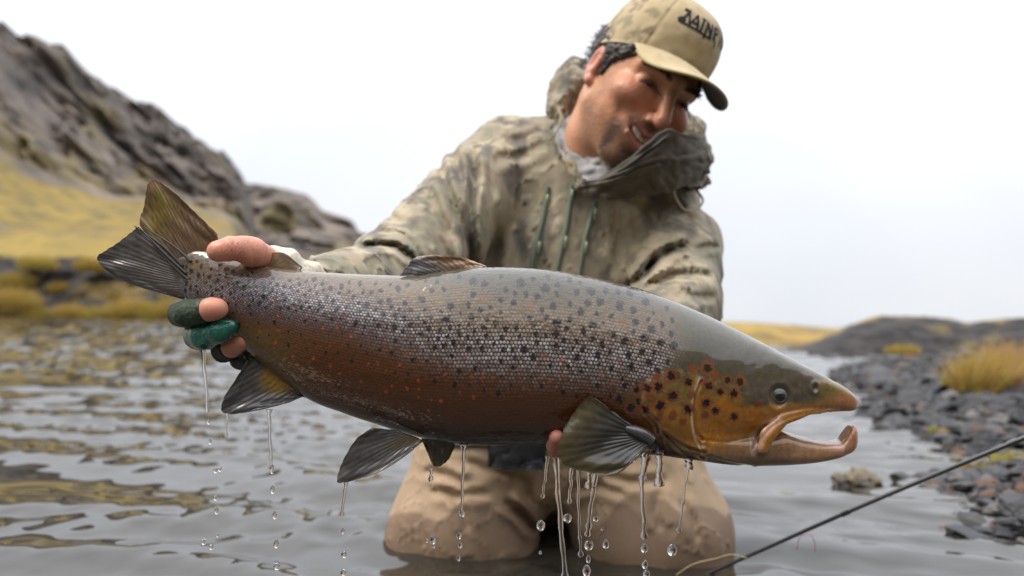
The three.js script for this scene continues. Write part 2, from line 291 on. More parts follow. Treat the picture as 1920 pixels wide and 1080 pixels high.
function skinAt(u, v) {
  const x = TX0 + u * (TX1 - TX0); if (x !== colX) { colX = x; colG = geomAt(x); colS = scaleS(x); colL = mix(548, 640, sstep(450, 1000, x)) + (x > 1000 ? (x - 1000) * 0.10 : 0); }
  const [yc, hh] = colG, lat = colL, th = (v - 0.5) * Math.PI, y = yc - hh * Math.sin(th);
  const wob = fbm2(x / 70, y / 50, 3) * 26, b = y - lat + wob * 0.6;
  let c = [0.066, 0.058, 0.040];                                 // back: dark olive
  const put = (r, g, bl, t) => { t = clamp(t); c[0] = mix(c[0], r, t); c[1] = mix(c[1], g, t); c[2] = mix(c[2], bl, t); };
  put(0.135, 0.094, 0.052, sstep(-118, -40, b));                  // side: tan olive
  put(0.062, 0.033, 0.032, sstep(-60, 0, b) * mix(0.95, 0.5, sstep(650, 950, x)));     // purple tone of the side
  put(0.082, 0.026, 0.006, sstep(22, 84, b));                     // brown flank
  put(0.120, 0.066, 0.020, sstep(30, 90, b) * (1 - sstep(480, 640, x)));             // ochre near the tail
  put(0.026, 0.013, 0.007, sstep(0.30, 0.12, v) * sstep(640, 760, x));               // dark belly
  put(0.42, 0.38, 0.34, sstep(0.07, 0.0, v) * (1 - sstep(560, 720, x)) * sstep(470, 510, x) * 0.8);          // pale keel before the anal fin
  const grain = fbm2(x / 7, y / 7, 3); c = c.map((q) => q * (1 + 0.22 * grain));
  // scales
  const head = x > 1150 ? sstep(-46, 34, (() => { const e = curveGill(y); return x - e; })()) : 0;
  const R = v * ROWS, row = Math.floor(R), S = colS + (row & 1) * 0.5, si = Math.floor(S), jit = Math.abs(Math.sin(si * 45.1 + row * 9.7) * 917.3) % 1, dx = S - si - 0.5 + (jit - 0.5) * 0.22, dy = R - row - 0.5 + (jit * 7.3 % 1 - 0.5) * 0.18, rr = Math.hypot(dx * 1.02, dy * 1.02);
  const hsh = Math.abs(Math.sin(si * 12.9898 + row * 78.233) * 43758.5453) % 1;
  const bead = 1 - sstep(0.25, 0.56, rr), body = 1 - head;
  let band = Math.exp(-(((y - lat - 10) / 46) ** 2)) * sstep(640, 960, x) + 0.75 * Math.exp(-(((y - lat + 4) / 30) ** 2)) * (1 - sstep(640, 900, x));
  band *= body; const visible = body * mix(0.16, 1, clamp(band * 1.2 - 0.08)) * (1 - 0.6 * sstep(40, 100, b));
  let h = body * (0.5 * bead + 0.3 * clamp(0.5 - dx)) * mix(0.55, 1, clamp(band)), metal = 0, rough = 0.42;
  const silvering = band * bead * (0.15 + 0.85 * hsh) * (0.75 + 0.5 * fbm2(x / 40, y / 30, 2));  // own silver of the scales along the lateral band
  put(0.68, 0.68, 0.74, silvering * 0.92); metal = silvering * 0.55; c = c.map((q) => q * mix(1, 0.30 + 0.90 * bead, visible * 0.72));
  put(0.23, 0.155, 0.085, body * bead * sstep(-110, -50, b) * (1 - sstep(-20, 10, b)) * 0.5 * hsh);
  // head
  if (head > 0) {
    let k = [0.062, 0.053, 0.034];
    const hp = (r, g, bl, t) => { t = clamp(t); k = [mix(k[0], r, t), mix(k[1], g, t), mix(k[2], bl, t)]; };
    const m = fbm2(x / 30 + 4, y / 24, 4), low = y - mix(676, 712, sstep(1210, 1420, x)) + m * 30;
    hp(0.165, 0.115, 0.032, sstep(0, 26, low));                   // olive gold gill cover
    hp(0.40, 0.140, 0.013, sstep(16, 62, low) * sstep(1255, 1320, x + m * 40) * (1 - sstep(1460, 1500, x)));       // orange cheek
    hp(0.36, 0.145, 0.016, sstep(52, 84, low) * 0.8);
    hp(0.085, 0.068, 0.050, sstep(1362, 1392, x) * (1 - sstep(1500, 1540, x)) * (1 - sstep(744, 758, y + m * 8)) * sstep(698, 712, y));     // dark patch about the eye
    hp(0.36, 0.165, 0.040, sstep(744, 756, y) * sstep(1400, 1440, x) * (1 - sstep(786, 800, y)) * 0.9);            // upper jaw
    hp(0.30, 0.135, 0.06, sstep(1500, 1560, x) * sstep(738, 750, y) * (1 - sstep(785, 800, y)));
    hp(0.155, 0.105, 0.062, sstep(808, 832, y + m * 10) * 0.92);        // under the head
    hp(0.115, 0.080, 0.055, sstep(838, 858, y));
    hp(0.30, 0.165, 0.085, sstep(1440, 1490, x) * sstep(800, 815, y) * (1 - sstep(846, 866, y)));                  // lower jaw
    hp(0.34, 0.145, 0.075, sstep(1560, 1598, x) * sstep(790, 800, y));                  // hooked tip
    if (x > 1445) hp(0.62, 0.36, 0.33, sstep(1452, 1470, x) * (1 - sstep(3, 9, Math.abs(y - J_TOP(x) - 1))) * 0.85);             // pink lip
    if (x > 1465) hp(0.52, 0.25, 0.22, sstep(1470, 1500, x) * (1 - sstep(2, 6, Math.abs(y - T_BOT(x)))) * 0.8);
    if (x > 1272 && x < 1312 && y > 700 && y < 822) { const pre = segd(x, y, PREOP); hp(0.62, 0.44, 0.30, (1 - sstep(1.2, 3.2, Math.abs(pre[0] - 4))) * 0.75 * (pre[1] > 0 ? 1 : 0)); }
    if (x < 1410 && y > 755) for (const Q of RAYS) { const q = segd(x, y, Q)[0]; hp(0.55, 0.36, 0.20, (1 - sstep(1, 3.2, Math.abs(q - 5))) * 0.65); hp(0.04, 0.024, 0.014, (1 - sstep(0.5, 3, q)) * 0.8); }
    if (x > 1380 && x < 1455 && y > 765) { const mx = segd(x, y, MOUTHLINE)[0]; hp(0.58, 0.40, 0.34, (1 - sstep(2, 6, Math.abs(mx - 3))) * 0.35 * sstep(770, 780, y) * (x < 1450 ? 1 : 0)); }
    const gr = fbm2(x / 5, y / 5, 3), sp = fbm2(x / 15, y / 15, 3); k = k.map((q, i) => q * (1 + 0.18 * gr + (i === 0 ? 0.22 : 0.30) * sp));
    c = c.map((q, i) => mix(q, k[i], head)); h = mix(h, 0.4 + 0.12 * gr, head); rough = mix(rough, 0.36, head);
  }
  for (const s of cellOf.get(Math.floor(x / 32) + ',' + Math.floor(y / 32)) || NONE) {
    const a = (x - s[0]) / s[2], e = (y - s[1]) / s[3], q = Math.hypot(a, e) + 0.30 * n2(x / 8 + s[0], y / 8), k = s[4];
    if (k === 0) { const hook = b > -20 ? 1 - 0.5 * sstep(0.1, 0.7, a) * (1 - sstep(0.2, 0.8, Math.abs(e))) : 1; put(0.012, 0.007, 0.009, (1 - sstep(0.58, 1.15, q)) * 0.95 * hook); metal *= sstep(0.7, 1.1, q); }
    else if (k === 1) put(0.22, 0.075, 0.04, (1 - sstep(0.5, 1.1, q)) * 0.5);
    else if (k === 2) { put(0.40, 0.066, 0.014, (1 - sstep(0.5, 1.1, q)) * (0.30 + 0.45 * Math.abs(Math.sin(s[0] * 7)))); }
    else if (k === 3) { put(0.20, 0.050, 0.018, (1 - sstep(1.0, 1.65, q)) * 0.8); put(0.012, 0.006, 0.005, 1 - sstep(0.55, 1.05, q)); }
    else if (k === 4) { put(0.17, 0.042, 0.016, (1 - sstep(0.7, 1.3, q)) * 0.85); }
    else put(0.060, 0.052, 0.045, (1 - sstep(0.6, 1.1, q)) * 0.6);
  }
  return [c, h, metal, rough];
}
function curveGill(y) { return y < 652 ? mix(1250, 1262, sstep(560, 652, y)) + (652 - y) * 0.05 : y < 740 ? mix(1262, 1190, sstep(652, 740, y)) : y < 792 ? mix(1190, 1222, sstep(740, 792, y)) : 1222 + (y - 792) * 1.6; }
function troutMaterial() {
  const col = new Uint8Array(TW * TH * 4), bmp = new Uint8Array(TW * TH * 4), orm = new Uint8Array(TW * TH * 4);
  for (let i = 0; i < TW; i++) for (let j = 0; j < TH; j++) {
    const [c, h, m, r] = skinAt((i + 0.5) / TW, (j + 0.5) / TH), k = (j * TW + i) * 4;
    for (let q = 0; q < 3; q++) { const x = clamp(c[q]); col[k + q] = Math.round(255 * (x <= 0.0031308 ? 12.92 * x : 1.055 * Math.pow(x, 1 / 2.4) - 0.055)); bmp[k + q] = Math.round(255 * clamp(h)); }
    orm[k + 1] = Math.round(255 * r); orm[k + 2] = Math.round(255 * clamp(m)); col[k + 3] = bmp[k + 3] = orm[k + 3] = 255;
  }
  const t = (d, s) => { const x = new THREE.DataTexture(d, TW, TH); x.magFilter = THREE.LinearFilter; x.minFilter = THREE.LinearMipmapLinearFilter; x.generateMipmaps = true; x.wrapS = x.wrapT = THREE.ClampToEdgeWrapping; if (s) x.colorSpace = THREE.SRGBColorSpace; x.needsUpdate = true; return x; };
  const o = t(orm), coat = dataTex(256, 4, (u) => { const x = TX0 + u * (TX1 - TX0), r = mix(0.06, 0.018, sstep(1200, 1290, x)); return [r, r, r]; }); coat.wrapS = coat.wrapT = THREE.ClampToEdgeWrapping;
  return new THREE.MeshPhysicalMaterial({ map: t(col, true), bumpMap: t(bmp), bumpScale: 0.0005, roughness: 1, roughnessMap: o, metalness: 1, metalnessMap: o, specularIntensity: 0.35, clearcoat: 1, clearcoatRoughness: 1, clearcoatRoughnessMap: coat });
}
const toFish = (g) => { g.translate(-960, 540, 0); g.scale(1 / FK, 1 / FK, 1 / FK); return g; };
{
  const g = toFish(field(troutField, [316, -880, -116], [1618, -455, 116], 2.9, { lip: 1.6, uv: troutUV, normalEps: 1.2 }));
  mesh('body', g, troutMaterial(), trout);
}
// eye: a ball set in the socket with a silver ring and a dark pupil
for (const s of [1, -1]) {
  const zc = s * (T_W(1441) * 0.905);
  const eye = mesh('eye', toFish(new THREE.SphereGeometry(1, 32, 24).scale(18.5, 17, 11).translate(1441, -735, zc - s * 4)), std([0.060, 0.052, 0.044], 0.3, { clearcoat: 1, clearcoatRoughness: 0.02 }), trout);
  mesh('iris', toFish(new THREE.TorusGeometry(10.2, 0.9, 10, 32).scale(1, 0.94, 0.7).translate(1443, -736, zc + s * 5.3)), std([0.15, 0.125, 0.09], 0.35, { metalness: 0.3, clearcoat: 1, clearcoatRoughness: 0.03 }), eye);
  mesh('pupil', toFish(new THREE.SphereGeometry(1, 24, 16).scale(10.0, 9.4, 3.6).translate(1443, -736, zc + s * 4.6)), std([0.006, 0.006, 0.007], 0.1, { clearcoat: 1, clearcoatRoughness: 0.02 }), eye);
}
// the pale tongue in the floor of the mouth
mesh('tongue', toFish(tube([[1450, -822, 0], [1485, -826, 0], [1530, -832, 0], [1566, -833, 0]], (t) => mix(15, 7, t), 20, 12)), std([0.55, 0.30, 0.27], 0.35, { clearcoat: 0.8, clearcoatRoughness: 0.1 }), trout);
// fins: fans of rays, thin closed sheets. root and tip run along the fan; ox is how far the tip leans to the viewer
function fin(name, root, tip, { rays = 16, ox = [0, 0], lean = 0, z = 0, zr = null, col, th = 3.2, rip = 0.22, spots: sp = 0, seed = 1, gloss = 1, notch = 2, curl = 0, flat = 1 }) {
  const A = new THREE.CatmullRomCurve3(root.map(([a, b]) => V(a, b, 0))), B = new THREE.CatmullRomCurve3(tip.map(([a, b]) => V(a, b, 0)));
  const la = A.getPoints(400), lb = B.getPoints(400), look = (l, u) => { const q = clamp(u) * 400, i = Math.min(399, Math.floor(q)); return l[i].clone().lerp(l[i + 1], q - i); };
  const R = rng(seed), off = Array.from({ length: rays + 2 }, () => R());
  const ray = (u) => Math.cos(u * rays * 2 * Math.PI);
  const f = (u, v) => {
    const a = look(la, u), b = look(lb, u), k = u * rays, jag = notch * (off[Math.floor(k)] + 0.6 * Math.abs(Math.sin(k * Math.PI)) - 0.6), L = b.distanceTo(a) || 1, w = v * (1 + jag / L * (v > 0.9 ? 1 : 0));
    const bow = Math.sin(v * Math.PI) * 3 * Math.sin(u * 5 + seed);
    const zz = z + (zr ? mix(zr[0], zr[1], u) * (1 - v) : 0) + mix(ox[0], ox[1], u) * v + lean * v * v + curl * Math.sin(v * 2.6) + rip * ray(u) * sstep(0.03, 0.4, v) * (1 - 0.4 * v) + 5 * flat * n2(u * 3 + seed, v * 2) * v;
    return [mix(a.x, b.x, w) + bow * 0.3, -(mix(a.y, b.y, w) + bow * 0.4), zz];
  };
  const g = sheet(f, rays * 8, 26, (u, v) => th * mix(1.5, 0.35, v) * (0.88 + 0.12 * ray(u)), (u, v) => {
    const r = 0.5 + 0.5 * ray(u), n = fbm2(u * 16 + seed, v * 7, 3);
    let c = col(u, v).map((x) => x * (0.80 + 0.20 * r * sstep(0.02, 0.3, v) + 0.45 * n));
    const seg = 0.5 + 0.5 * Math.sin(v * 120 + Math.floor(u * rays) * 2.1); c = c.map((x) => x * (1 - 0.10 * seg * sstep(0.3, 1, v)));
    if (sp) { const q = n2(u * 15 + seed * 3, v * 9); if (q > 0.62) c = c.map((x) => mix(x, 0.03, sp * sstep(0.62, 0.75, q))); }
    return c;
  });
  return mesh(name, toFish(g), new THREE.MeshPhysicalMaterial({ vertexColors: true, roughness: 0.5, specularIntensity: 0.4, clearcoat: gloss, clearcoatRoughness: 0.05 }), trout);
}
{
  const grey = [0.092, 0.085, 0.082], olive = [0.22, 0.155, 0.04], brown = [0.17, 0.105, 0.058], dark = [0.06, 0.052, 0.045];
  fin('tail_fin_lobe', [[346, 518], [356, 504], [372, 494], [390, 488], [412, 490]], [[262, 424], [264, 405], [274, 372], [282, 342], [293, 338]].concat([[330, 362], [372, 402], [412, 440]]), { rays: 17, col: (u, v) => lerp3(lerp3(brown, olive, sstep(0.3, 0.8, v) * (1 - sstep(0.5, 0.8, u))), [0.30, 0.17, 0.11], sstep(0.82, 1, v) * 0.6), ox: [-4, 10], spots: 0.7, rip: 0.22, seed: 3, gloss: 0.7 });
  fin('tail_fin_lobe', [[338, 492], [330, 505], [332, 522], [340, 540], [352, 556]], [[262, 426], [246, 436], [215, 458], [190, 474], [180, 484], [192, 502], [235, 530], [290, 548], [338, 562]], { rays: 18, col: (u, v) => lerp3(grey, [0.15, 0.12, 0.105], 1 - v), ox: [10, -6], lean: -10, rip: 0.22, seed: 4, gloss: 0.8 });
  for (const [k, pts] of [[0, [[345, -498, 10], [310, -462, 12], [256, -424, 9]]], [1, [[352, -512, 11], [318, -480, 13], [268, -430, 11]]], [2, [[356, -524, 10], [330, -500, 11], [292, -462, 8]]], [3, [[362, -490, 12], [330, -462, 12], [276, -428, 8]]]])
    mesh('tail_fin_ray', toFish(tube(pts, (t) => mix(3.0, 1.1, t), 16, 8)), std([0.045, 0.039, 0.034], 0.5, { clearcoat: 0.6, clearcoatRoughness: 0.1 }), trout);
  fin('adipose_fin', [[492, 500], [515, 504], [540, 507], [562, 508]], [[480, 490], [498, 478], [530, 474], [566, 500]], { rays: 2, col: (u, v) => lerp3([0.26, 0.15, 0.05], [0.15, 0.11, 0.085], u), th: 9, rip: 0, spots: 0.6, seed: 8, notch: 0, flat: 0.15, gloss: 0.4 });
  fin('dorsal_fin', [[800, 516], [830, 512], [870, 506], [912, 501]], [[752, 518], [768, 496], [785, 482], [830, 479], [870, 484], [912, 500]], { rays: 14, col: (u, v) => lerp3([0.21, 0.20, 0.20], [0.33, 0.20, 0.12], sstep(0.25, 0.6, u)), ox: [26, -8], rip: 0.22, spots: 0.6, seed: 9, z: -4 });
  fin('anal_fin', [[487, 672], [505, 692], [530, 716], [555, 734], [574, 745]], [[468, 676], [446, 712], [428, 742], [420, 768], [440, 774], [490, 766], [540, 754], [576, 740]], { rays: 13, col: (u, v) => lerp3(grey, [0.42, 0.24, 0.03], (1 - sstep(0.05, 0.42, v)) * sstep(0.1, 0.35, u) * (1 - sstep(0.55, 0.8, u))), ox: [14, 6], lean: 8, rip: 0.22, seed: 12, gloss: 0.8 });
  fin('anal_fin_edge', [[462, 652], [478, 664], [492, 680]], [[425, 640], [446, 660], [470, 690]], { rays: 5, col: () => dark, z: -8, rip: 0.22, seed: 13 });
  fin('pelvic_fin', [[752, 800], [770, 808], [786, 814], [795, 820]], [[708, 792], [680, 812], [660, 842], [646, 872], [645, 892], [680, 888], [730, 868], [775, 838], [796, 818]], { rays: 13, z: 34, zr: [10, 0], col: (u, v) => lerp3([0.120, 0.112, 0.106], [0.18, 0.14, 0.05], (1 - sstep(0.1, 0.4, v)) * sstep(0.2, 0.4, u) * 0.7), ox: [26, 14], rip: 0.22, seed: 15, gloss: 0.8 });
  fin('pelvic_fin', [[788, 824], [812, 828], [838, 830], [852, 830]], [[788, 834], [798, 858], [812, 882], [832, 876], [846, 852], [853, 832]], { rays: 9, z: -34, col: (u, v) => lerp3([0.075, 0.062, 0.04], [0.12, 0.10, 0.05], v), ox: [-8, -8], rip: 0.22, seed: 16 });
  fin('pectoral_fin', [[1206, 812], [1200, 806], [1192, 800], [1184, 794]], [[1168, 842], [1140, 863], [1096, 862], [1050, 846], [1040, 822], [1052, 788], [1074, 752], [1098, 731], [1112, 738]], { rays: 15, z: 92, zr: [0, 0], col: (u, v) => lerp3([0.034, 0.031, 0.028], [0.070, 0.053, 0.022], sstep(0.45, 0.95, v) * 0.9), ox: [34, 6], curl: 6, rip: 0.16, seed: 21, gloss: 0.8, th: 4 });
  fin('pectoral_fin', [[1206, 822], [1196, 824], [1186, 826]], [[1196, 858], [1170, 866], [1120, 856], [1080, 846]], { rays: 10, z: -70, col: () => dark, ox: [-50, -40], rip: 0.22, seed: 22, gloss: 1, th: 4 });
  // fleshy root of the near pectoral fin
  mesh('fin_root', toFish(tube([[1160, -788, 96], [1186, -797, 96], [1208, -811, 90]], (t) => 7 + 5 * Math.sin(t * 2.4), 16, 12)), std([0.05, 0.045, 0.05], 0.3, { clearcoat: 1, clearcoatRoughness: 0.05 }), trout);
}
// ---------- river ----------
const structure = (o, label, category) => { o.userData = { kind: 'structure' }; if (label) { o.userData.label = label; o.userData.category = category; } return o; };
const legs = [[-0.10, -1.50], [0.20, -1.48]];                     // where the angler's legs stand in the water (x, z)
function wave(x, z) {
  const r = Math.hypot(x, z), calm = 1 - 0.55 * sstep(0.25, 1.6, x / Math.max(1, -z * 0.6));
  const wx = x + 0.25 * n2(x * 0.5, z * 0.5), wz = z + 0.18 * n2(x * 0.45 + 9, z * 0.8);
  let h = 0;
  h += 0.0125 * calm * n2(wx * 0.75 + wz * 0.35, wz * 3.0 - wx * 0.5);
  h += 0.0066 * calm * n2(wx * 1.7 + 20 + wz * 0.5, wz * 5.6 - wx * 1.3);
  h += 0.0021 * n2(wx * 4.5 + 40, wz * 11 - wx * 2.5) + 0.0010 * n2(wx * 8 + 11, wz * 17 + wx * 3) * (1 - sstep(6, 16, r));
  h += 0.0006 * n2(wx * 14 + 60, wz * 24) * (1 - sstep(4, 12, r));
  for (const [a, b] of legs) { const d = Math.hypot(x - a, (z - b)) - 0.12; if (d > -0.1 && d < 0.9) h += 0.0042 * Math.cos(d * 58) * Math.exp(-Math.max(d, 0) * 3.6) * sstep(-0.1, 0.02, d); }
  return h * (1 + 1.3 * sstep(2.5, 16, r)) * (1 - 0.65 * sstep(30, 90, r));
}
{
  const rows = 430, front = 420, back = 60, P = [], N = [], I = [], ang = [];
  for (let i = 0; i <= front; i++) ang.push(-0.80 + 1.60 * i / front);
  for (let i = 1; i < back; i++) ang.push(0.80 + (2 * Math.PI - 1.60) * i / back);
  const M = ang.length;
  for (let j = 0; j <= rows; j++) {
    const r = 0.25 * Math.pow(700 / 0.25, j / rows);
    for (const a of ang) {
      const x = Math.sin(a) * r, z = -Math.cos(a) * r, e = Math.max(0.004, r * 0.004), hx = (wave(x + e, z) - wave(x - e, z)) / (2 * e), hz = (wave(x, z + e) - wave(x, z - e)) / (2 * e), l = Math.hypot(hx, 1, hz);
      P.push(x, wave(x, z), z); N.push(-hx / l, 1 / l, -hz / l);
    }
  }
  for (let j = 0; j < rows; j++) for (let i = 0; i < M; i++) { const a = j * M + i, b = j * M + (i + 1) % M; I.push(a, b, b + M, a, b + M, a + M); }
  const k = P.length / 3; P.push(0, 0, 0); N.push(0, 1, 0); for (let i = 0; i < M; i++) I.push(k, (i + 1) % M, i);
  const g = new THREE.BufferGeometry(); g.setAttribute('position', new THREE.Float32BufferAttribute(P, 3)); g.setAttribute('normal', new THREE.Float32BufferAttribute(N, 3)); g.setAttribute('uv', new THREE.Float32BufferAttribute(P.filter((_, i) => i % 3 !== 1), 2)); g.setIndex(I);
  structure(mesh('river_water', g, std([0.030, 0.027, 0.021], 0.02, { ior: 1.5 })));
}
const ground = (px, py) => { const a = at(px, py, 1).sub(camera.position); const t = -CAM_H / a.y; return camera.position.clone().addScaledVector(a, t); };

// ---------- left: grassy slope and basalt cliffs ----------
function massif(name, cols, rowsOf, nu, nv, shade, bump) {         // rowsOf(px) -> [[py, depth, weight], ...] from foot to back
  const P = [], C = [], I = [];
  for (let i = 0; i <= nu; i++) {
    const px = mix(cols[0], cols[1], i / nu), R = rowsOf(px), total = R[R.length - 1][2];
    for (let j = 0; j <= nv; j++) {
      const w = j / nv * total; let k = 0; while (k < R.length - 2 && w > R[k + 1][2]) k++;
      const t = (w - R[k][2]) / (R[k + 1][2] - R[k][2]), py = mix(R[k][0], R[k + 1][0], t), dp = mix(R[k][1], R[k + 1][1], t), p = at(px, py, dp);
      bump(p, k, t, px); P.push(p.x, p.y, p.z); C.push(...shade(p, k, t, px));
    }
  }
  const w = nv + 1; for (let i = 0; i < nu; i++) for (let j = 0; j < nv; j++) { const a = i * w + j, b = a + w; I.push(a, b, b + 1, a, b + 1, a + 1); }
  const g = new THREE.BufferGeometry(); g.setAttribute('position', new THREE.Float32BufferAttribute(P, 3)); g.setAttribute('color', new THREE.Float32BufferAttribute(C, 3)); g.setIndex(I); g.computeVertexNormals();
  return structure(mesh(name, g, new THREE.MeshStandardMaterial({ vertexColors: true, roughness: 0.95 })));
}
const rockColor = (p, s = 1) => {
  const a = fbm3(p.x / (14 * s), p.y / (7 * s), p.z / (14 * s), 5), b = n3(p.x / (5 * s), p.y / (20 * s), p.z / (5 * s)), strata = n2(p.y / (2.2 * s) + a * 2, 3);
  const k = clamp(0.5 + 0.75 * a + 0.14 * b + 0.10 * strata), m = n3(p.x / (20 * s) + 5, p.y / (14 * s), p.z / (20 * s));
  let c = lerp3([0.042, 0.036, 0.034], [0.200, 0.162, 0.132], k);
  return lerp3(c, [0.16, 0.125, 0.045], 0.55 * sstep(0.35, 0.75, m));
};
const grassColor = (p, s = 1) => { const a = fbm3(p.x / (9 * s), p.y / (5 * s), p.z / (9 * s), 4), b = fbm3(p.x / (2 * s) + 9, p.y / (2 * s), p.z / (2 * s), 3); return lerp3(lerp3([0.170, 0.112, 0.012], [0.225, 0.152, 0.020], clamp(0.5 + a * 1.4)), [0.078, 0.060, 0.018], clamp(0.25 + 1.6 * b)); };
const RIDGE = curve([[-1400, -560], [-900, -380], [-500, -200], [-200, -60], [0, 55], [40, 84], [100, 96], [150, 138], [200, 163], [260, 188], [300, 214], [350, 252], [400, 288], [432, 318], [445, 352], [452, 440], [460, 560]]);
const CLIFFBASE = curve([[-1400, -150], [-600, 90], [-200, 205], [0, 285], [60, 318], [120, 338], [200, 362], [300, 372], [400, 400], [450, 450], [470, 560]]);
massif('mountain', [-1400, 470], (px) => {
  const d = mix(128, 170, sstep(-200, 450, px));
  return [[612, 30.5, 0], [604, 31, 0.3], [mix(520, 530, sstep(0, 300, px)), 33, 1.2], [mix(478, 486, sstep(0, 330, px)), 34, 2], [448 + 14 * sstep(150, 450, px), 62, 3.2], [CLIFFBASE(px), d * 0.80, 5.5], [mix(CLIFFBASE(px), RIDGE(px), 0.45), d * 0.88, 7.2], [RIDGE(px), d, 9.2], [RIDGE(px) - 6, d * 1.15, 9.8], [700, d * 1.7, 10.2]];
}, 620, 330, (p, k, t, px) => {
  const n = fbm3(p.x / 6, p.y / 4, p.z / 6, 4);
  if (k <= 1) return lerp3([0.026, 0.023, 0.022], [0.15, 0.10, 0.028], clamp(n * 2.6 - 0.45));
  if (k === 2) return lerp3([0.028, 0.024, 0.023], [0.27, 0.19, 0.036], clamp((t - 0.78) * 6 + n * 2.0));
  if (k === 3) return lerp3(grassColor(p), [0.27, 0.185, 0.022], 0.4);
  const rock = rockColor(p, 1.1), grass = grassColor(p, 1.6);
  if (k === 4) return lerp3(grass, rock, clamp(sstep(0.80, 1.0, t + n * 0.22) + sstep(0.34, 0.5, fbm3(p.x / 12 + 3, p.y / 8, p.z / 12, 3))));
  return lerp3(rock, [0.24, 0.18, 0.06], 0.5 * (1 - sstep(0.2, 0.7, (k - 5) + t + n)));
}, (p, k, t, px) => {
  const s = (x, y, z) => fbm3(p.x / x, p.y / y, p.z / z, 5);
  if (k <= 2) { p.y += 0.25 * s(1.6, 1.6, 1.6) * (k > 0 ? 1 : 0.2); p.z += 0.5 * s(1.5, 1.5, 1.5); }
  else if (k <= 3) p.y += 0.35 * s(5, 5, 5);
  else { const a = k === 4 ? 0.15 + 0.25 * t : 1, big = s(26, 30, 26), q = p.clone(), wq = 0.6 * n3(q.x / 5, q.y / 5, q.z / 5), [w1, w2] = worley(q.x / 9 + wq, q.y / 13, q.z / 9), [v1, v2] = worley(q.x / 3.6 + wq, q.y / 4.2 + 3, q.z / 3.6), ledge = Math.abs(((q.y / 7.5 + big * 0.8) % 1 + 1) % 1 - 0.5);
    p.z += a * (k >= 5 ? 7 * big - 7 * w1 + 3.5 * Math.min(w2 - w1, 0.35) - 3 * v1 - 3.2 * ledge : 4 * big - 1.5 * v1); p.y += a * (k >= 5 ? 3.6 * big - 2.2 * w1 - 1.2 * v1 + 1.2 : 1.6 * big); }
});
const RIDGE2 = curve([[380, 330], [445, 344], [500, 350], [545, 360], [575, 372], [598, 396], [640, 408], [655, 418], [662, 432], [690, 442], [740, 470], [800, 520], [880, 575], [960, 600]]);
massif('cliff', [330, 960], (px) => [[606, 150, 0], [470, 190, 1], [mix(470, RIDGE2(px), 0.5), 226, 2.4], [RIDGE2(px), 238, 4], [RIDGE2(px) - 4, 290, 4.6], [640, 420, 5]].map((r, i) => [Math.max(r[0], i > 2 ? RIDGE2(px) - 4 : Math.min(RIDGE2(px) + 2, 606)), r[1], r[2]]), 260, 150, (p, k, t, px) => {
  const n = fbm3(p.x / 10, p.y / 6, p.z / 10, 4); if (k === 0) return lerp3(grassColor(p, 2), rockColor(p, 1.5), sstep(0.5, 0.9, t + n * 0.4)); return rockColor(p, 1.5);
}, (p, k, t) => { const s = (x, y, z) => fbm3(p.x / x, p.y / y, p.z / z, 4), col = Math.abs(n3(p.x / 12, p.y / 60, p.z / 12)); const a = k === 0 ? 0.3 : 1, [w1, w2] = worley(p.x / 14, p.y / 22, p.z / 14), [v1] = worley(p.x / 6, p.y / 7, p.z / 6); p.z += a * (9 * s(30, 34, 30) + 6 * (0.5 - col) - 9 * w1 - 4 * v1); p.y += (k >= 2 ? 0.35 : a) * (2.0 * s(14, 12, 14) - 1.6 * w1 - 1.0 * v1 + 1); });

// unseen slope, added behind the camera to darken what the wet flank mirrors
{
  const P = [], C = [], I = [], nu = 150, nv = 60;
  for (let i = 0; i <= nu; i++) for (let j = 0; j <= nv; j++) {
    const a = mix(-1.75, 1.75, i / nu), v = j / nv, r = mix(5, 80, v * v), fade = sstep(1.75, 1.25, Math.abs(a));
    const h = (0.35 * sstep(0, 0.06, v) + 34 * Math.pow(Math.max(v - 0.08, 0), 1.1)) * mix(0.25, 1, fade), p = V(Math.sin(a) * r, h - 0.25, Math.cos(a) * r);
    p.y += h * 0.10 * fbm3(p.x / 20, p.y / 20, p.z / 20, 4); P.push(p.x, p.y, p.z);
    const n = fbm3(p.x / 12, p.y / 10, p.z / 12, 4), m = fbm3(p.x / 5 + 8, p.y / 5, p.z / 5, 4); C.push(...lerp3(lerp3([0.045, 0.040, 0.037], rockColor(p), clamp(0.4 + m)), grassColor(p), sstep(0.12, 0.34, n)));
  }
  const w = nv + 1; for (let i = 0; i < nu; i++) for (let j = 0; j < nv; j++) { const a = i * w + j, b = a + w; I.push(a, b + 1, b, a, a + 1, b + 1); }
  const g = new THREE.BufferGeometry(); g.setAttribute('position', new THREE.Float32BufferAttribute(P, 3)); g.setAttribute('color', new THREE.Float32BufferAttribute(C, 3)); g.setIndex(I); g.computeVertexNormals();
  structure(mesh('unseen_hillside', g, new THREE.MeshStandardMaterial({ vertexColors: true, roughness: 0.95 })));
}
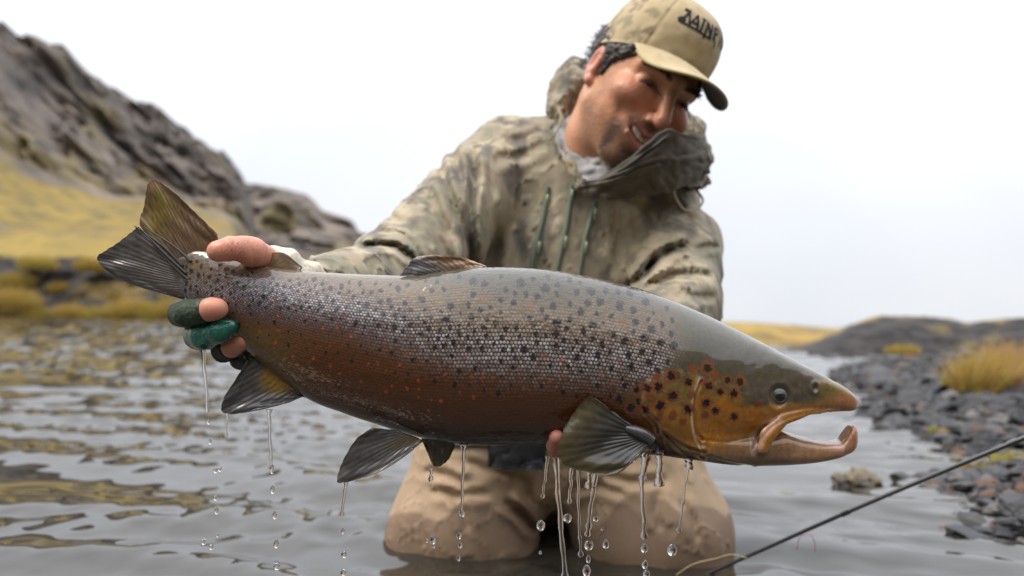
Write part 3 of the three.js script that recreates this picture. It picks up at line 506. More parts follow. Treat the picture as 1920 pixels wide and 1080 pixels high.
// ---------- right: meadow, dark gravel mound, stony bank ----------
massif('meadow', [1150, 2700], (px) => { const top = mix(603, 622, sstep(1350, 1700, px)); return [[656, 12.6, 0], [645, 13, 0.4], [top + 14, 14.2, 1], [top + 1, 20, 1.8], [top, 60, 2.4], [top + 1, 400, 3]]; }, 240, 60, (p, k) => {
  const n = fbm3(p.x / 1.2, p.y * 3, p.z / 1.6, 4); return k === 0 ? lerp3([0.05, 0.045, 0.04], [0.25, 0.18, 0.05], clamp(0.4 + n)) : lerp3(lerp3([0.29, 0.195, 0.036], [0.115, 0.085, 0.03], clamp(0.40 + n * 2.2)), [0.27, 0.14, 0.035], clamp(fbm3(p.x / 3, 4, p.z / 3, 3)));
}, (p, k) => { p.y += k > 2 ? 0 : 0.05 * fbm3(p.x / 0.7, p.y / 0.7, p.z / 0.7, 3); });
massif('gravel_mound', [1440, 2600], (px) => {
  const top = curve([[1440, 664], [1490, 652], [1560, 624], [1610, 603], [1650, 592], [1720, 595], [1790, 600], [1812, 606], [1850, 602], [1920, 596], [2100, 590], [2600, 585]])(px), base = mix(658, 682, sstep(1470, 1750, px));
  return [[base + 4, 10.2, 0], [base, 10.4, 0.3], [mix(base, top, 0.6), 10.9, 1.4], [top, 11.6, 2.4], [top + 1, 12.6, 2.9], [680, 13.6, 3.2]];
}, 300, 70, (p, k, t) => {
  const n = fbm3(p.x / 0.35, p.y / 0.3, p.z / 0.35, 4), g = fbm3(p.x / 0.9 + 4, p.y / 0.4, p.z / 0.9, 3);
  let c = lerp3([0.018, 0.016, 0.017], [0.045, 0.040, 0.038], clamp(0.45 + n)); c = lerp3(c, [0.16, 0.12, 0.04], sstep(0.22, 0.45, g) * 0.7); if (k >= 2) c = lerp3(c, [0.27, 0.19, 0.04], sstep(0.86, 1.0, t + g * 0.2) * (k === 2 ? 1 : 0.9)); return c;
}, (p) => { const q = fbm3(p.x / 0.5, p.y / 0.4, p.z / 0.5, 4); p.y += 0.035 * q; p.z += 0.08 * q; });

const SHORE = [[1690, 677], [1625, 690], [1572, 706], [1604, 724], [1640, 748], [1668, 772], [1700, 800], [1745, 814], [1792, 826], [1850, 838], [1960, 846], [2300, 850], [2900, 800], [3000, 700], [2400, 672], [1900, 668]].map(([a, b]) => { const p = ground(a, b); return [p.x, p.z]; });
const SPIT = [[1775, 902], [1800, 925], [1836, 955], [1880, 975], [1935, 1000], [2100, 1060], [2400, 1040], [2300, 900], [2000, 872], [1880, 880], [1820, 888]].map(([a, b]) => { const p = ground(a, b); return [p.x, p.z]; });
function inPoly(poly, x, z) {                                     // signed distance, positive inside
  let d = 1e9, c = false;
  for (let i = 0, j = poly.length - 1; i < poly.length; j = i++) {
    const [ax, az] = poly[j], [bx, bz] = poly[i], ex = bx - ax, ez = bz - az, t = clamp(((x - ax) * ex + (z - az) * ez) / (ex * ex + ez * ez)); d = Math.min(d, Math.hypot(x - ax - ex * t, z - az - ez * t));
    if ((az > z) !== (bz > z) && x < (bx - ax) * (z - az) / (bz - az) + ax) c = !c;
  }
  return c ? d : -d;
}
const bankH = (x, z) => { const wob = 0.10 * n2(x * 2.2, z * 2.2) * clamp(-z / 4, 0.3, 1), a = inPoly(SHORE, x, z) + wob, b = inPoly(SPIT, x, z) + wob * 0.4; const h = Math.max(a > 0 ? 0.012 + 0.20 * (1 - Math.exp(-a * 0.55)) : a * 0.16, b > 0 ? 0.008 + 0.14 * (1 - Math.exp(-b * 2.2)) : b * 0.16); return h + 0.012 * fbm2(x * 4, z * 4, 3); };
const bank = group('gravel_bank'); structure(bank);
{
  const P = [], C = [], I = [], nu = 240, nv = 260;
  for (let i = 0; i <= nu; i++) for (let j = 0; j <= nv; j++) { const z = -1.2 * Math.pow(11, j / nv), x = mix(-z * 0.34, -z * 0.34 + 1.4 - z * 0.75, i / nu), h = bankH(x, z); P.push(x, Math.max(h, -0.25), z); const n = fbm3(x * 7, 0, z * 7, 4), m = fbm2(x * 1.6 + 3, z * 1.6, 3); C.push(...lerp3(lerp3([0.016, 0.015, 0.016], [0.05, 0.047, 0.046], clamp(0.45 + n)), [0.17, 0.10, 0.04], sstep(0.18, 0.5, m) * 0.6)); }
  const w = nv + 1; for (let i = 0; i < nu; i++) for (let j = 0; j < nv; j++) { const a = i * w + j, b = a + w; I.push(a, b, b + 1, a, b + 1, a + 1); }
  const g = new THREE.BufferGeometry(); g.setAttribute('position', new THREE.Float32BufferAttribute(P, 3)); g.setAttribute('color', new THREE.Float32BufferAttribute(C, 3)); g.setIndex(I); g.computeVertexNormals();
  mesh('gravel_bed', g, new THREE.MeshStandardMaterial({ vertexColors: true, roughness: 0.75 }), bank);
  // stones: angular, slab-like basalt
  const shape = (seed, flat) => {
    const s = new THREE.IcosahedronGeometry(1, 2), p = s.attributes.position;
    for (let k = 0; k < p.count; k++) { const v = V(p.getX(k), p.getY(k), p.getZ(k)), q = 1 + 0.30 * n3(v.x * 1.1 + seed * 7, v.y * 1.1, v.z * 1.1) + 0.10 * n3(v.x * 3 + seed, v.y * 3, v.z * 3); v.multiplyScalar(q); for (let c = 0; c < 5; c++) { const a = V(Math.sin(seed * 3 + c * 2.1), Math.cos(seed * 1.7 + c * 1.3) * 0.8, Math.sin(seed + c * 2.9)).normalize(), o = v.dot(a); if (o > 0.72) v.addScaledVector(a, (0.72 - o) * 0.9); } p.setXYZ(k, v.x, v.y * flat, v.z); }
    const g2 = s; g2.computeVertexNormals(); return g2;
  };
  const shapes = [0, 1, 2, 3, 4, 5, 6].map((k) => shape(k + 1, [0.55, 0.4, 0.7, 0.35, 0.6, 0.5, 0.45][k]));
  const mats = [[0.016, 0.016, 0.018], [0.032, 0.031, 0.034], [0.052, 0.051, 0.054], [0.026, 0.023, 0.022], [0.10, 0.095, 0.09], [0.10, 0.058, 0.036]].map((c, i) => std(c, [0.35, 0.42, 0.55, 0.4, 0.6, 0.65][i], { specularIntensity: 0.5 }));
  const R = rng(31), all = [];
  for (let k = 0; k < 60000 && all.length < 9000; k++) {
    const far = R(), z = -1.5 * Math.pow(7.2, far), x = -z * (0.36 + R() * 0.34), h = bankH(x, z); if (h < -0.02) continue;
    const s = (0.008 + 0.030 * Math.pow(R(), 2.4)) * (R() < 0.05 ? 1.9 : 1) * (0.38 + 0.17 * -z);
    all.push([x, h, z, s, R(), R(), R(), s / -z]);
  }
  all.sort((a, b) => b[7] - a[7]);
  const place = (o, [x, h, z, s, a, b, c]) => { o.position.set(x, h + s * 0.12, z); o.rotation.set((a - 0.5) * 0.9, b * 6.3, (c - 0.5) * 0.9); o.scale.set(s * (0.8 + a * 0.6), s * (0.7 + c * 0.5), s * (0.8 + b * 0.5)); };
  all.slice(0, 290).forEach((q, k) => { const o = mesh('stone', shapes[k % 7], mats[Math.floor(q[5] * 977) % 10 < 8 ? k % 4 : 4 + k % 2], bank); place(o, q); });
  const rest = all.slice(290), im = new THREE.InstancedMesh(shape(9, 0.5), std([1, 1, 1], 0.55, { specularIntensity: 0.5 }), rest.length), o = new THREE.Object3D(), c = new THREE.Color();
  rest.forEach((q, k) => { place(o, q); o.updateMatrix(); im.setMatrixAt(k, o.matrix); const m = mats[Math.floor(q[5] * 977) % 12 < 10 ? k % 4 : 4 + k % 2].color; im.setColorAt(k, c.copy(m).multiplyScalar(0.75 + q[6] * 0.5)); });
  im.name = 'pebbles'; im.userData.kind = 'stuff'; im.castShadow = im.receiveShadow = true; bank.add(im);
}
// a mossy rock that breaks the surface, and grass
function rockMesh(seed, sx, sy, sz) { const s = mergeVertices(new THREE.IcosahedronGeometry(1, 5).deleteAttribute('uv').deleteAttribute('normal')), p = s.attributes.position, C = []; for (let k = 0; k < p.count; k++) { const v = V(p.getX(k), p.getY(k), p.getZ(k)), n = fbm3(v.x * 1.5 + seed, v.y * 1.5, v.z * 1.5, 5); v.multiplyScalar(1 + 0.5 * n); const moss = sstep(0.0, 0.5, v.y + n * 0.6 - 0.15 + 0.5 * n3(v.x * 5, v.y * 5, v.z * 5)); C.push(...lerp3([0.030, 0.027, 0.026], [0.105, 0.075, 0.020], moss)); p.setXYZ(k, v.x * sx, v.y * sy, v.z * sz); } s.setAttribute('color', new THREE.Float32BufferAttribute(C, 3)); s.computeVertexNormals(); return s; }
for (const [px, py, sx, sy, label] of [[1612, 906, 0.044, 0.030, 'small mossy rock breaking the calm water beside the stony bank'], [1574, 897, 0.018, 0.013, 'tiny ochre stone in the water next to the mossy rock'], [1795, 866, 0.020, 0.014, 'dark wet stone standing in the shallow inlet of the bank']]) {
  const o = mesh('river_rock', rockMesh(px, sx, sy, sx), new THREE.MeshPhysicalMaterial({ vertexColors: true, roughness: 0.6, clearcoat: 0.3, clearcoatRoughness: 0.3 })); o.position.copy(ground(px, py)); tag(o, label, 'rock');
}
function tuft(name, seed, n, rad, hgt, cols) {
  const R = rng(seed), P = [], C = [], I = [];
  for (let k = 0; k < n; k++) {
    const a = R() * 6.283, q = Math.sqrt(R()) * rad, x = Math.cos(a) * q, z = Math.sin(a) * q, L = hgt * (0.45 + 0.65 * R()) * (1 - 0.45 * (q / rad) ** 2), dir = a + (R() - 0.5) * 2, lean = (0.15 + 0.55 * R()) * (0.4 + q / rad), w = (0.0016 + 0.0022 * R()) * Math.max(1, hgt / 0.2), c = lerp3(cols[Math.floor(R() * cols.length)], cols[Math.floor(R() * cols.length)], R()), b = P.length / 3, pa = R() * 6.283;
    for (let s = 0; s <= 3; s++) { const t = s / 3, bx = x + Math.cos(dir) * lean * L * t * t, bz = z + Math.sin(dir) * lean * L * t * t, by = L * t * (1 - 0.25 * lean * t), ww = w * (1 - t * 0.9); P.push(bx + Math.cos(pa) * ww, by, bz + Math.sin(pa) * ww, bx - Math.cos(pa) * ww, by, bz - Math.sin(pa) * ww); C.push(...c, ...c); }
    for (let s = 0; s < 3; s++) { const d = b + s * 2; I.push(d, d + 1, d + 3, d, d + 3, d + 2); }
  }
  const g = new THREE.BufferGeometry(); g.setAttribute('position', new THREE.Float32BufferAttribute(P, 3)); g.setAttribute('color', new THREE.Float32BufferAttribute(C, 3)); g.setIndex(I); g.computeVertexNormals();
  const m = new THREE.MeshPhysicalMaterial({ vertexColors: true, roughness: 0.8, side: THREE.DoubleSide, transmission: 0.3 }); m.roughness = 1; return mesh(name, g, m);
}
const straw = [[0.50, 0.34, 0.05], [0.42, 0.31, 0.04], [0.33, 0.29, 0.04], [0.50, 0.32, 0.10], [0.36, 0.20, 0.06]], green = [[0.32, 0.30, 0.03], [0.22, 0.24, 0.03], [0.44, 0.34, 0.05]];
for (const [px, py, d, n, rad, h, c, label] of [
  [1828, 736, 4.1, 800, 0.11, 0.24, straw, 'tall yellow grass clump growing on the stony bank'], [1868, 728, 4.3, 620, 0.10, 0.28, [[0.50, 0.33, 0.07], [0.40, 0.30, 0.05], [0.42, 0.24, 0.12]], 'taller straw coloured grass clump behind the tall yellow one'], [1896, 706, 4.8, 420, 0.09, 0.22, [[0.48, 0.30, 0.10], [0.44, 0.24, 0.11]], 'thin reddish straw clump at the back of the stony bank'], [1802, 722, 4.2, 500, 0.07, 0.12, green, 'low green grass clump against the tall yellow one'], [1905, 672, 6.4, 700, 0.20, 0.22, [[0.42, 0.20, 0.09], [0.45, 0.28, 0.10], [0.36, 0.25, 0.08]], 'russet grass clump behind the tall yellow one'],
  [1692, 678, 7.2, 700, 0.13, 0.11, straw, 'small yellow grass clump at the edge of the gravel by the mound'], [1848, 748, 3.9, 300, 0.05, 0.05, green, 'flat green moss tuft among the dark stones below the tall grass'], [1838, 908, 2.15, 320, 0.05, 0.035, [[0.30, 0.24, 0.04], [0.22, 0.14, 0.05]], 'yellow moss tuft on the stony spit beside the rod'], [1905, 880, 2.3, 380, 0.06, 0.04, green, 'green moss tuft at the back of the stony spit'], [1758, 818, 2.95, 160, 0.03, 0.03, green, 'tiny green tuft at the waterline of the stony bank']]) {
  const o = tuft('grass_clump', Math.round(px + py), n, rad, h, c), p = at(px, py, d); p.y = Math.max(bankH(p.x, p.z), 0.0) + (d > 7 ? 0.08 : 0); o.position.copy(p); tag(o, label, 'grass');
}
{ // tussocks on the far bank: two built, the others copies
  const a = tuft('tussock', 91, 2600, 0.8, 1.15, straw), b = tuft('tussock', 92, 2200, 0.9, 0.9, [...green, ...straw]), spots2 = [[20, 584, 1], [58, 596, 0.7], [130, 600, 0.6], [185, 600, 0.7], [245, 602, 0.85], [292, 602, 0.95], [338, 600, 0.9], [30, 530, 0.7], [110, 545, 0.45], [70, 500, 0.7], [170, 505, 0.6], [150, 596, 0.4], [215, 560, 0.35], [380, 602, 0.8], [-40, 598, 1], [330, 560, 0.6]];
  spots2.forEach(([px, py, s], k) => { const o = k < 2 ? [a, b][k] : [a, b][k % 2].clone(); if (k > 1) { o.name = numbered('tussock'); scene.add(o); } const d = py > 580 ? 31 : 32.6; o.position.copy(at(px, py, d)); o.position.y = Math.max(o.position.y, 0) - 0.1; o.scale.setScalar(s); o.rotation.y = k * 1.7; tag(o, (k % 2 ? 'low yellow-green grass tussock ' : 'tall straw coloured grass tussock ') + (py > 580 ? 'at the waterline of the dark bank across the river' : 'high on the dark earth bank across the river'), 'grass', 'tussocks along the far earth bank'); });
}
// ---------- the angler ----------
const person = group('person');
const PO = V((1050 - 960) / F_PX * 1.5, (540 - 1000) / F_PX * 1.5, -1.5);       // base of the figure, seen from the camera
person.position.copy(at(1050, 1000, 1.5)); person.quaternion.copy(camera.quaternion);
tag(person, 'smiling angler in tan cap, camouflage jacket and tan waders standing thigh deep holding the trout', 'person');
const Q = (px, py, d) => [(px - 960) / F_PX * d - PO.x, (540 - py) / F_PX * d - PO.y, -d - PO.z];
const seen = (x, y, z) => { const d = -(z + PO.z); return [960 + (x + PO.x) / d * F_PX, 540 - (y + PO.y) / d * F_PX]; };    // bearing of a point of the figure
const vm = (c) => c;
// --- head frame ---
const HEAD = new THREE.Matrix4().makeRotationFromEuler(new THREE.Euler(15 * Math.PI / 180, 28 * Math.PI / 180, -24.5 * Math.PI / 180, 'ZYX')).setPosition(0.1990 - PO.x, 0.3155 - PO.y, -1.41 - PO.z);
const HINV = HEAD.clone().invert(), toHead = (p) => V(...p).applyMatrix4(HINV).toArray();
const NECK0 = toHead(Q(1098, 352, 1.50)), NECK1 = toHead(Q(1128, 262, 1.455));
function headField(X, y, z) {
  const x = Math.abs(X);
  let d = ell(x, y, z, 0, 0.035, -0.012, 0.076, 0.088, 0.098);
  d = smin(d, ell(x, y, z, 0, -0.030, 0.020, 0.066, 0.083, 0.070), 0.03);
  d = smin(d, cap(x, y, z, [0.050, -0.052, 0.004], [0.018, -0.103, 0.060], 0.021, 0.018), 0.024);
  d = smin(d, sphere(x, y, z, 0, -0.103, 0.068, 0.018), 0.02);
  d = smin(d, ell(x, y, z, 0.044, -0.016, 0.064, 0.028, 0.021, 0.025), 0.018);
  d = smin(d, cap(x, y, z, [0.010, 0.034, 0.088], [0.050, 0.029, 0.064], 0.0105, 0.010), 0.012);
  d = smax(d, -ell(x, y, z, 0.034, 0.013, 0.104, 0.021, 0.0125, 0.022), 0.010);
  d = smin(d, ell(x, y, z, 0.033, 0.0105, 0.072, 0.0175, 0.0125, 0.0140), 0.004);
  d = smin(d, cap(x, y, z, [0.022, -0.0015, 0.084], [0.044, -0.001, 0.076], 0.006, 0.006), 0.006);
  d = smax(d, -(Math.abs(z - 0.09) < 0.03 ? cap(x, y, z, [0.019, 0.0075, 0.087], [0.0325, 0.0105, 0.0885], 0.0022, 0.0042) : 1), 0.002);
  d = smax(d, -(Math.abs(z - 0.09) < 0.03 ? cap(x, y, z, [0.0325, 0.0105, 0.0885], [0.047, 0.0065, 0.081], 0.0042, 0.0016) : 1), 0.002);
  d = smin(d, ell(x, y, z, 0, -0.058, 0.074, 0.036, 0.031, 0.027), 0.014);
  d = smin(d, cap(x, y, z, [0, 0.028, 0.086], [0, -0.020, 0.111], 0.0085, 0.012), 0.012);
  d = smin(d, sphere(x, y, z, 0, -0.026, 0.1135, 0.0125), 0.006);
  d = smin(d, sphere(x, y, z, 0.0135, -0.030, 0.1025, 0.0095), 0.006);
  d = smax(d, -sphere(x, y, z, 0.0075, -0.040, 0.107, 0.0042), 0.003);
  d = smax(d, -cap(x, y, z, [0.019, -0.022, 0.108], [0.051, -0.039, 0.083], 0.0055, 0.0065), 0.012);          // smile fold
  d = smax(d, -cap(x, y, z, [0.050, -0.038, 0.082], [0.050, -0.062, 0.072], 0.005, 0.004), 0.008);
  d = smax(d, -cap(x, y, z, [0, -0.0665, 0.1045], [0.024, -0.055, 0.0975], 0.0100, 0.0085), 0.003);            // open mouth
  d = smax(d, -cap(x, y, z, [0.024, -0.055, 0.0975], [0.044, -0.0395, 0.083], 0.0085, 0.0022), 0.003);
  d = smin(d, cap(x, y, z, [0.004, -0.0545, 0.1010], [0.027, -0.0455, 0.0955], 0.0036, 0.0028), 0.003);
  d = smin(d, cap(x, y, z, [0, -0.0805, 0.0985], [0.028, -0.0655, 0.0930], 0.0056, 0.0042), 0.003);
  d = smax(d, -cap(x, y, z, [0, -0.0865, 0.100], [0.016, -0.085, 0.097], 0.004, 0.003), 0.008);
  const ear = smax(smin(ell(x, y, z, 0.078, -0.002, -0.018, 0.008, 0.030, 0.015), sphere(x, y, z, 0.077, -0.030, -0.008, 0.0085), 0.006), -ell(x, y, z, 0.087, 0.002, -0.015, 0.007, 0.019, 0.008), 0.004);
  d = smin(d, ear, 0.006);
  d = smin(d, cap(X, y, z, [0, -0.05, -0.035], NECK1, 0.058, 0.056), 0.03);
  d = smin(d, cap(X, y, z, NECK1, NECK0, 0.056, 0.066), 0.02);
  if (d < 0.01 && d > -0.01) d += 0.00025 * n3(X * 160, y * 160, z * 160);
  return d;
}
function skin(x, y, z) {
  const X = Math.abs(x), n = fbm3(x * 60, y * 60, z * 60, 3), f = n3(x * 420, y * 420, z * 420);
  let c = [0.62, 0.305, 0.170];
  c = lerp3(c, [0.64, 0.235, 0.150], Math.exp(-((X - 0.042) ** 2 + (y + 0.018) ** 2) / 0.0007) * sstep(0.02, 0.06, z) * 0.85);
  c = lerp3(c, [0.55, 0.24, 0.165], Math.exp(-(X * X + (y + 0.026) ** 2) / 0.0003) * sstep(0.09, 0.11, z) * 0.8);
  c = lerp3(c, [0.56, 0.22, 0.17], sstep(0.070, 0.078, X) * sstep(0.03, 0.0, z) * (y > -0.045 ? 1 : 0) * 0.7);
  const jaw = sstep(-0.040, -0.075, y + 0.012 * n) * sstep(-0.02, 0.02, z) * (1 - sstep(-0.118, -0.145, y)) + sstep(0.062, 0.068, X) * sstep(0.0, 0.02, z) * sstep(0.02, -0.02, y) * 0.5;
  const tache = Math.exp(-((y + 0.0470 - X * 0.05) ** 2) / 0.00006) * (1 - sstep(0.030, 0.040, X)) * sstep(0.07, 0.085, z), goat = Math.exp(-(X * X) / 0.0006) * sstep(-0.080, -0.090, y) * sstep(0.05, 0.065, z) + Math.exp(-((X - 0.038) ** 2) / 0.00006) * sstep(-0.05, -0.06, y) * sstep(0.05, 0.07, z);
  c = lerp3(c, [0.085, 0.055, 0.042], clamp((0.46 * jaw + 0.70 * tache + 0.6 * goat) * (0.92 + 0.22 * f)));
  const lip = Math.max(1 - sstep(0.0035, 0.0065, Math.abs(y + 0.0805 - X * 0.52)), 1 - sstep(0.003, 0.0055, Math.abs(y + 0.0560 - X * 0.36))) * (1 - sstep(0.022, 0.030, X)) * sstep(0.088, 0.094, z);
  c = lerp3(c, [0.46, 0.165, 0.135], lip * 0.85);
  c = lerp3(c, [0.16, 0.03, 0.025], (1 - sstep(0.004, 0.007, Math.abs(y + 0.0665 - X * 0.3))) * (1 - sstep(0.024, 0.032, X)) * sstep(0.098, 0.092, z) * sstep(0.07, 0.08, z));
  c = lerp3(c, [0.20, 0.10, 0.075], (1 - sstep(0.002, 0.006, Math.abs(y - 0.012))) * (1 - sstep(0.010, 0.016, Math.abs(X - 0.033))) * sstep(0.06, 0.07, z) * 0.7);
  return c.map((q) => q * (1 + 0.10 * n + 0.03 * f));
}
const bodyParts = [];
{ const g = field(headField, [-0.13, -0.25, -0.16], [0.13, 0.15, 0.14], 0.0028, { color: skin, lip: 1.3, normalEps: 0.0012 }); g.applyMatrix4(HEAD); bodyParts.push(g); }
// --- hands: each a palm with chains of finger bones ---
const chain = (pts, r) => (x, y, z) => { let d = 1e9; for (let i = 0; i < pts.length - 1; i++) d = smin(d, cap(x, y, z, pts[i], pts[i + 1], r[i], r[i + 1]), 0.004); return d; };
const box3 = (list, pad) => [[0, 1, 2].map((k) => Math.min(...list.map((p) => p[k])) - pad), [0, 1, 2].map((k) => Math.max(...list.map((p) => p[k])) + pad)];
const handSkin = (x, y, z) => { const n = fbm3(x * 120, y * 120, z * 120, 3); return lerp3([0.58, 0.275, 0.180], [0.60, 0.22, 0.15], clamp(0.5 + n)).map((q) => q * (1 + 0.08 * n)); };
const limb = (pts, r, cell, colr, extra) => { const f0 = chain(pts, r), f = extra ? (x, y, z) => extra(f0(x, y, z), x, y, z) : f0, [lo, hi] = box3(pts, Math.max(...r) + 0.006); return field(f, lo, hi, cell, { color: colr, lip: 1.3 }); };
// right hand: thumb over the wrist of the tail, fingers come round from below
const THUMB = [Q(492, 484, 0.892), Q(474, 472, 0.866), Q(438, 466, 0.852), Q(408, 471, 0.851)], THUMB_R = [0.0145, 0.0132, 0.0120, 0.0102];
const INDEX = [Q(398, 548, 0.945), Q(340, 588, 0.905), Q(352, 588, 0.866), Q(396, 580, 0.849), Q(408, 579, 0.848)], MIDDLE = [Q(428, 585, 0.95), Q(366, 632, 0.912), Q(382, 630, 0.874), Q(424, 616, 0.858)], RING = [Q(462, 612, 0.95), Q(420, 656, 0.915), Q(436, 650, 0.886), Q(458, 638, 0.872)], LITTLE = [Q(492, 630, 0.955), Q(452, 672, 0.93), Q(470, 678, 0.905), Q(494, 668, 0.895)];
bodyParts.push(limb(THUMB, THUMB_R, 0.0018, handSkin, (d, x, y, z) => { const [px, py] = seen(x, y, z); let e = d + 0.0012 * Math.exp(-((px - 440) ** 2) / 60) - 0.0014 * Math.exp(-((px - 462) ** 2) / 140); for (const k of [434, 441, 447, 472]) e += 0.0005 * Math.exp(-((px - k - (py - 470) * 0.15 - 2 * n3(x * 200, y * 200, z * 200)) ** 2) / 2.5); return e + 0.0002 * n3(x * 500, y * 500, z * 500); }));
bodyParts.push(limb(INDEX, [0.010, 0.0108, 0.0108, 0.0106, 0.0098], 0.0018, handSkin), limb(RING, [0.010, 0.0105, 0.0100, 0.0088], 0.0018, handSkin), limb(MIDDLE.slice(0, 3), [0.010, 0.0095, 0.0085], 0.002, handSkin));
// left hand: palm under the belly, fingers reaching forward round it
{
  const W0 = Q(1180, 800, 1.0), P0 = Q(1118, 818, 0.945), tips = [[Q(1058, 832, 0.92), Q(1046, 840, 0.885), Q(1042, 834, 0.860), Q(1044, 820, 0.846)], [Q(1086, 838, 0.915), Q(1078, 848, 0.878), Q(1080, 846, 0.846), Q(1084, 834, 0.834)], [Q(1116, 840, 0.915), Q(1118, 850, 0.876), Q(1122, 846, 0.846), Q(1126, 836, 0.834)], [Q(1146, 838, 0.92), Q(1158, 850, 0.884), Q(1168, 848, 0.858), Q(1178, 842, 0.846)]], th = [Q(1165, 820, 0.96), Q(1205, 832, 0.935), Q(1230, 836, 0.93)];
  const all = [W0, P0, ...tips.flat(), ...th];
  const f = (x, y, z) => { let d = smin(cap(x, y, z, W0, P0, 0.027, 0.018), 1, 0.01); for (const t of tips) d = smin(d, cap(x, y, z, P0, t[0], 0.016, 0.0105), 0.010); for (const t of tips) d = smin(d, chain(t, [0.0105, 0.0095, 0.0086, 0.0074])(x, y, z), 0.003); return smin(d, chain(th, [0.014, 0.0115, 0.0095])(x, y, z), 0.008); };
  const [lo, hi] = box3(all, 0.03); bodyParts.push(field(f, lo, hi, 0.0026, { color: (x, y, z) => lerp3(handSkin(x, y, z), [0.50, 0.17, 0.13], 0.5), lip: 1.3 }));
}
mesh('body', join(bodyParts), new THREE.MeshPhysicalMaterial({ vertexColors: true, roughness: 0.42, clearcoat: 0.12, clearcoatRoughness: 0.25, specularIntensity: 0.7, sheen: 0.15, sheenColor: new THREE.Color(1, 0.6, 0.5) }), person);
// --- eyes, teeth, brows, hair ---
for (const s of [-1, 1]) {
  const e = mesh('eye', new THREE.SphereGeometry(0.0110, 20, 16).translate(s * 0.0325, 0.0105, 0.0728).applyMatrix4(HEAD), std([0.30, 0.25, 0.22], 0.15), person);
  mesh('iris', new THREE.SphereGeometry(0.0068, 16, 12).scale(1, 1, 0.45).translate(s * 0.0325 + 0.001, 0.0095, 0.0822).applyMatrix4(HEAD), std([0.020, 0.012, 0.008], 0.1), e);
}
mesh('teeth', sheet((u, v) => { const x = mix(-0.035, 0.035, u), y = -0.0565 - v * 0.0125 + 10 * x * x, z = 0.0935 - 11 * x * x - 0.0006 * Math.abs(Math.sin(u * 8 * Math.PI)); return [x, y, z]; }, 80, 6, 0.002).applyMatrix4(HEAD), std([0.86, 0.78, 0.64], 0.2), person);
function strands(n, seed, root, dir, len, rad, seg = 5) {
  const R = rng(seed), G = [];
  for (let k = 0; k < n; k++) { const p = root(R); if (!p) continue; const d = dir(p, R), L = len * (0.5 + R()), a = V(...p), pts = [a.clone()], tw = V(R() - 0.5, R() - 0.5, R() - 0.5).multiplyScalar(1.5); for (let s = 1; s <= 3; s++) { d.add(tw.clone().multiplyScalar(0.35)).normalize(); pts.push(a.addScaledVector(d, L / 3).clone()); } G.push(tube(pts, (t) => rad * (1 - 0.85 * t), seg, 4)); }
  return join(G);
}
const hairMat = std([0.030, 0.020, 0.015], 0.5);
for (const s of [-1, 1]) mesh('eyelashes', strands(60, 60 + s, (R) => { const u = R(), x = mix(0.019, 0.047, u); return [s * x, 0.0125 - 26 * (x - 0.0325) ** 2 + (R() - 0.5) * 0.001, 0.0885 - 14 * (x - 0.026) ** 2]; }, (p, R) => V(s * (p[0] * s - 0.03) * 20, -0.5 + 0.3 * R(), 0.9), 0.006, 0.0006).applyMatrix4(HEAD), hairMat, person);
for (const s of [-1, 1]) mesh('eyebrow', strands(120, 40 + s, (R) => { const u = R(), x = mix(0.012, 0.052, u), y = 0.0290 + 0.006 * Math.sin(u * 2.6) + (R() - 0.5) * 0.0070; return [s * x, y, mix(0.1000, 0.0755, u * u)]; }, (p, R) => V(s * 0.8, 0.25 + 0.3 * R(), 0.25), 0.009, 0.0006).applyMatrix4(HEAD), hairMat, person);
{
  const hf = (X, y, z) => { const x = Math.abs(X); let d = Math.abs(ell(x, y, z, 0, 0.035, -0.014, 0.080, 0.092, 0.102)) - 0.006; const cut = Math.max(y - 0.062, -(y + 0.030 + (z > -0.01 ? -0.012 : 0.045)), z - mix(0.016, 0.052, sstep(-0.005, 0.04, y))); d = smax(d, cut, 0.008); d = smax(d, -ell(x, y, z, 0.084, -0.006, -0.016, 0.016, 0.032, 0.020), 0.006); return d + 0.0010 * Math.sin(y * 700 + 6 * n3(X * 40, y * 40, z * 40)) + 0.0022 * n3(X * 110, y * 50, z * 110); };
  const g = field(hf, [-0.11, -0.09, -0.14], [0.11, 0.08, 0.07], 0.003, { lip: 2.2 });
  const st = strands(700, 50, (R) => { const a = R() * 2.2 + 0.1, s = R() < 0.8 ? -1 : 1, y = -0.02 + R() * 0.075; const x = s * 0.083 * Math.sin(a + 0.25), z = -0.014 + 0.1 * Math.cos(a + 0.25); return z > 0.02 || (z > -0.045 && z < 0.008 && y < 0.04) ? null : [x, y, z]; }, (p, R) => V(Math.sign(p[0]) * (0.4 + R()), R() - 0.7, -0.5 - R()), 0.013, 0.00045);
  mesh('hair', join([g, st]).applyMatrix4(HEAD), hairMat, person);
}
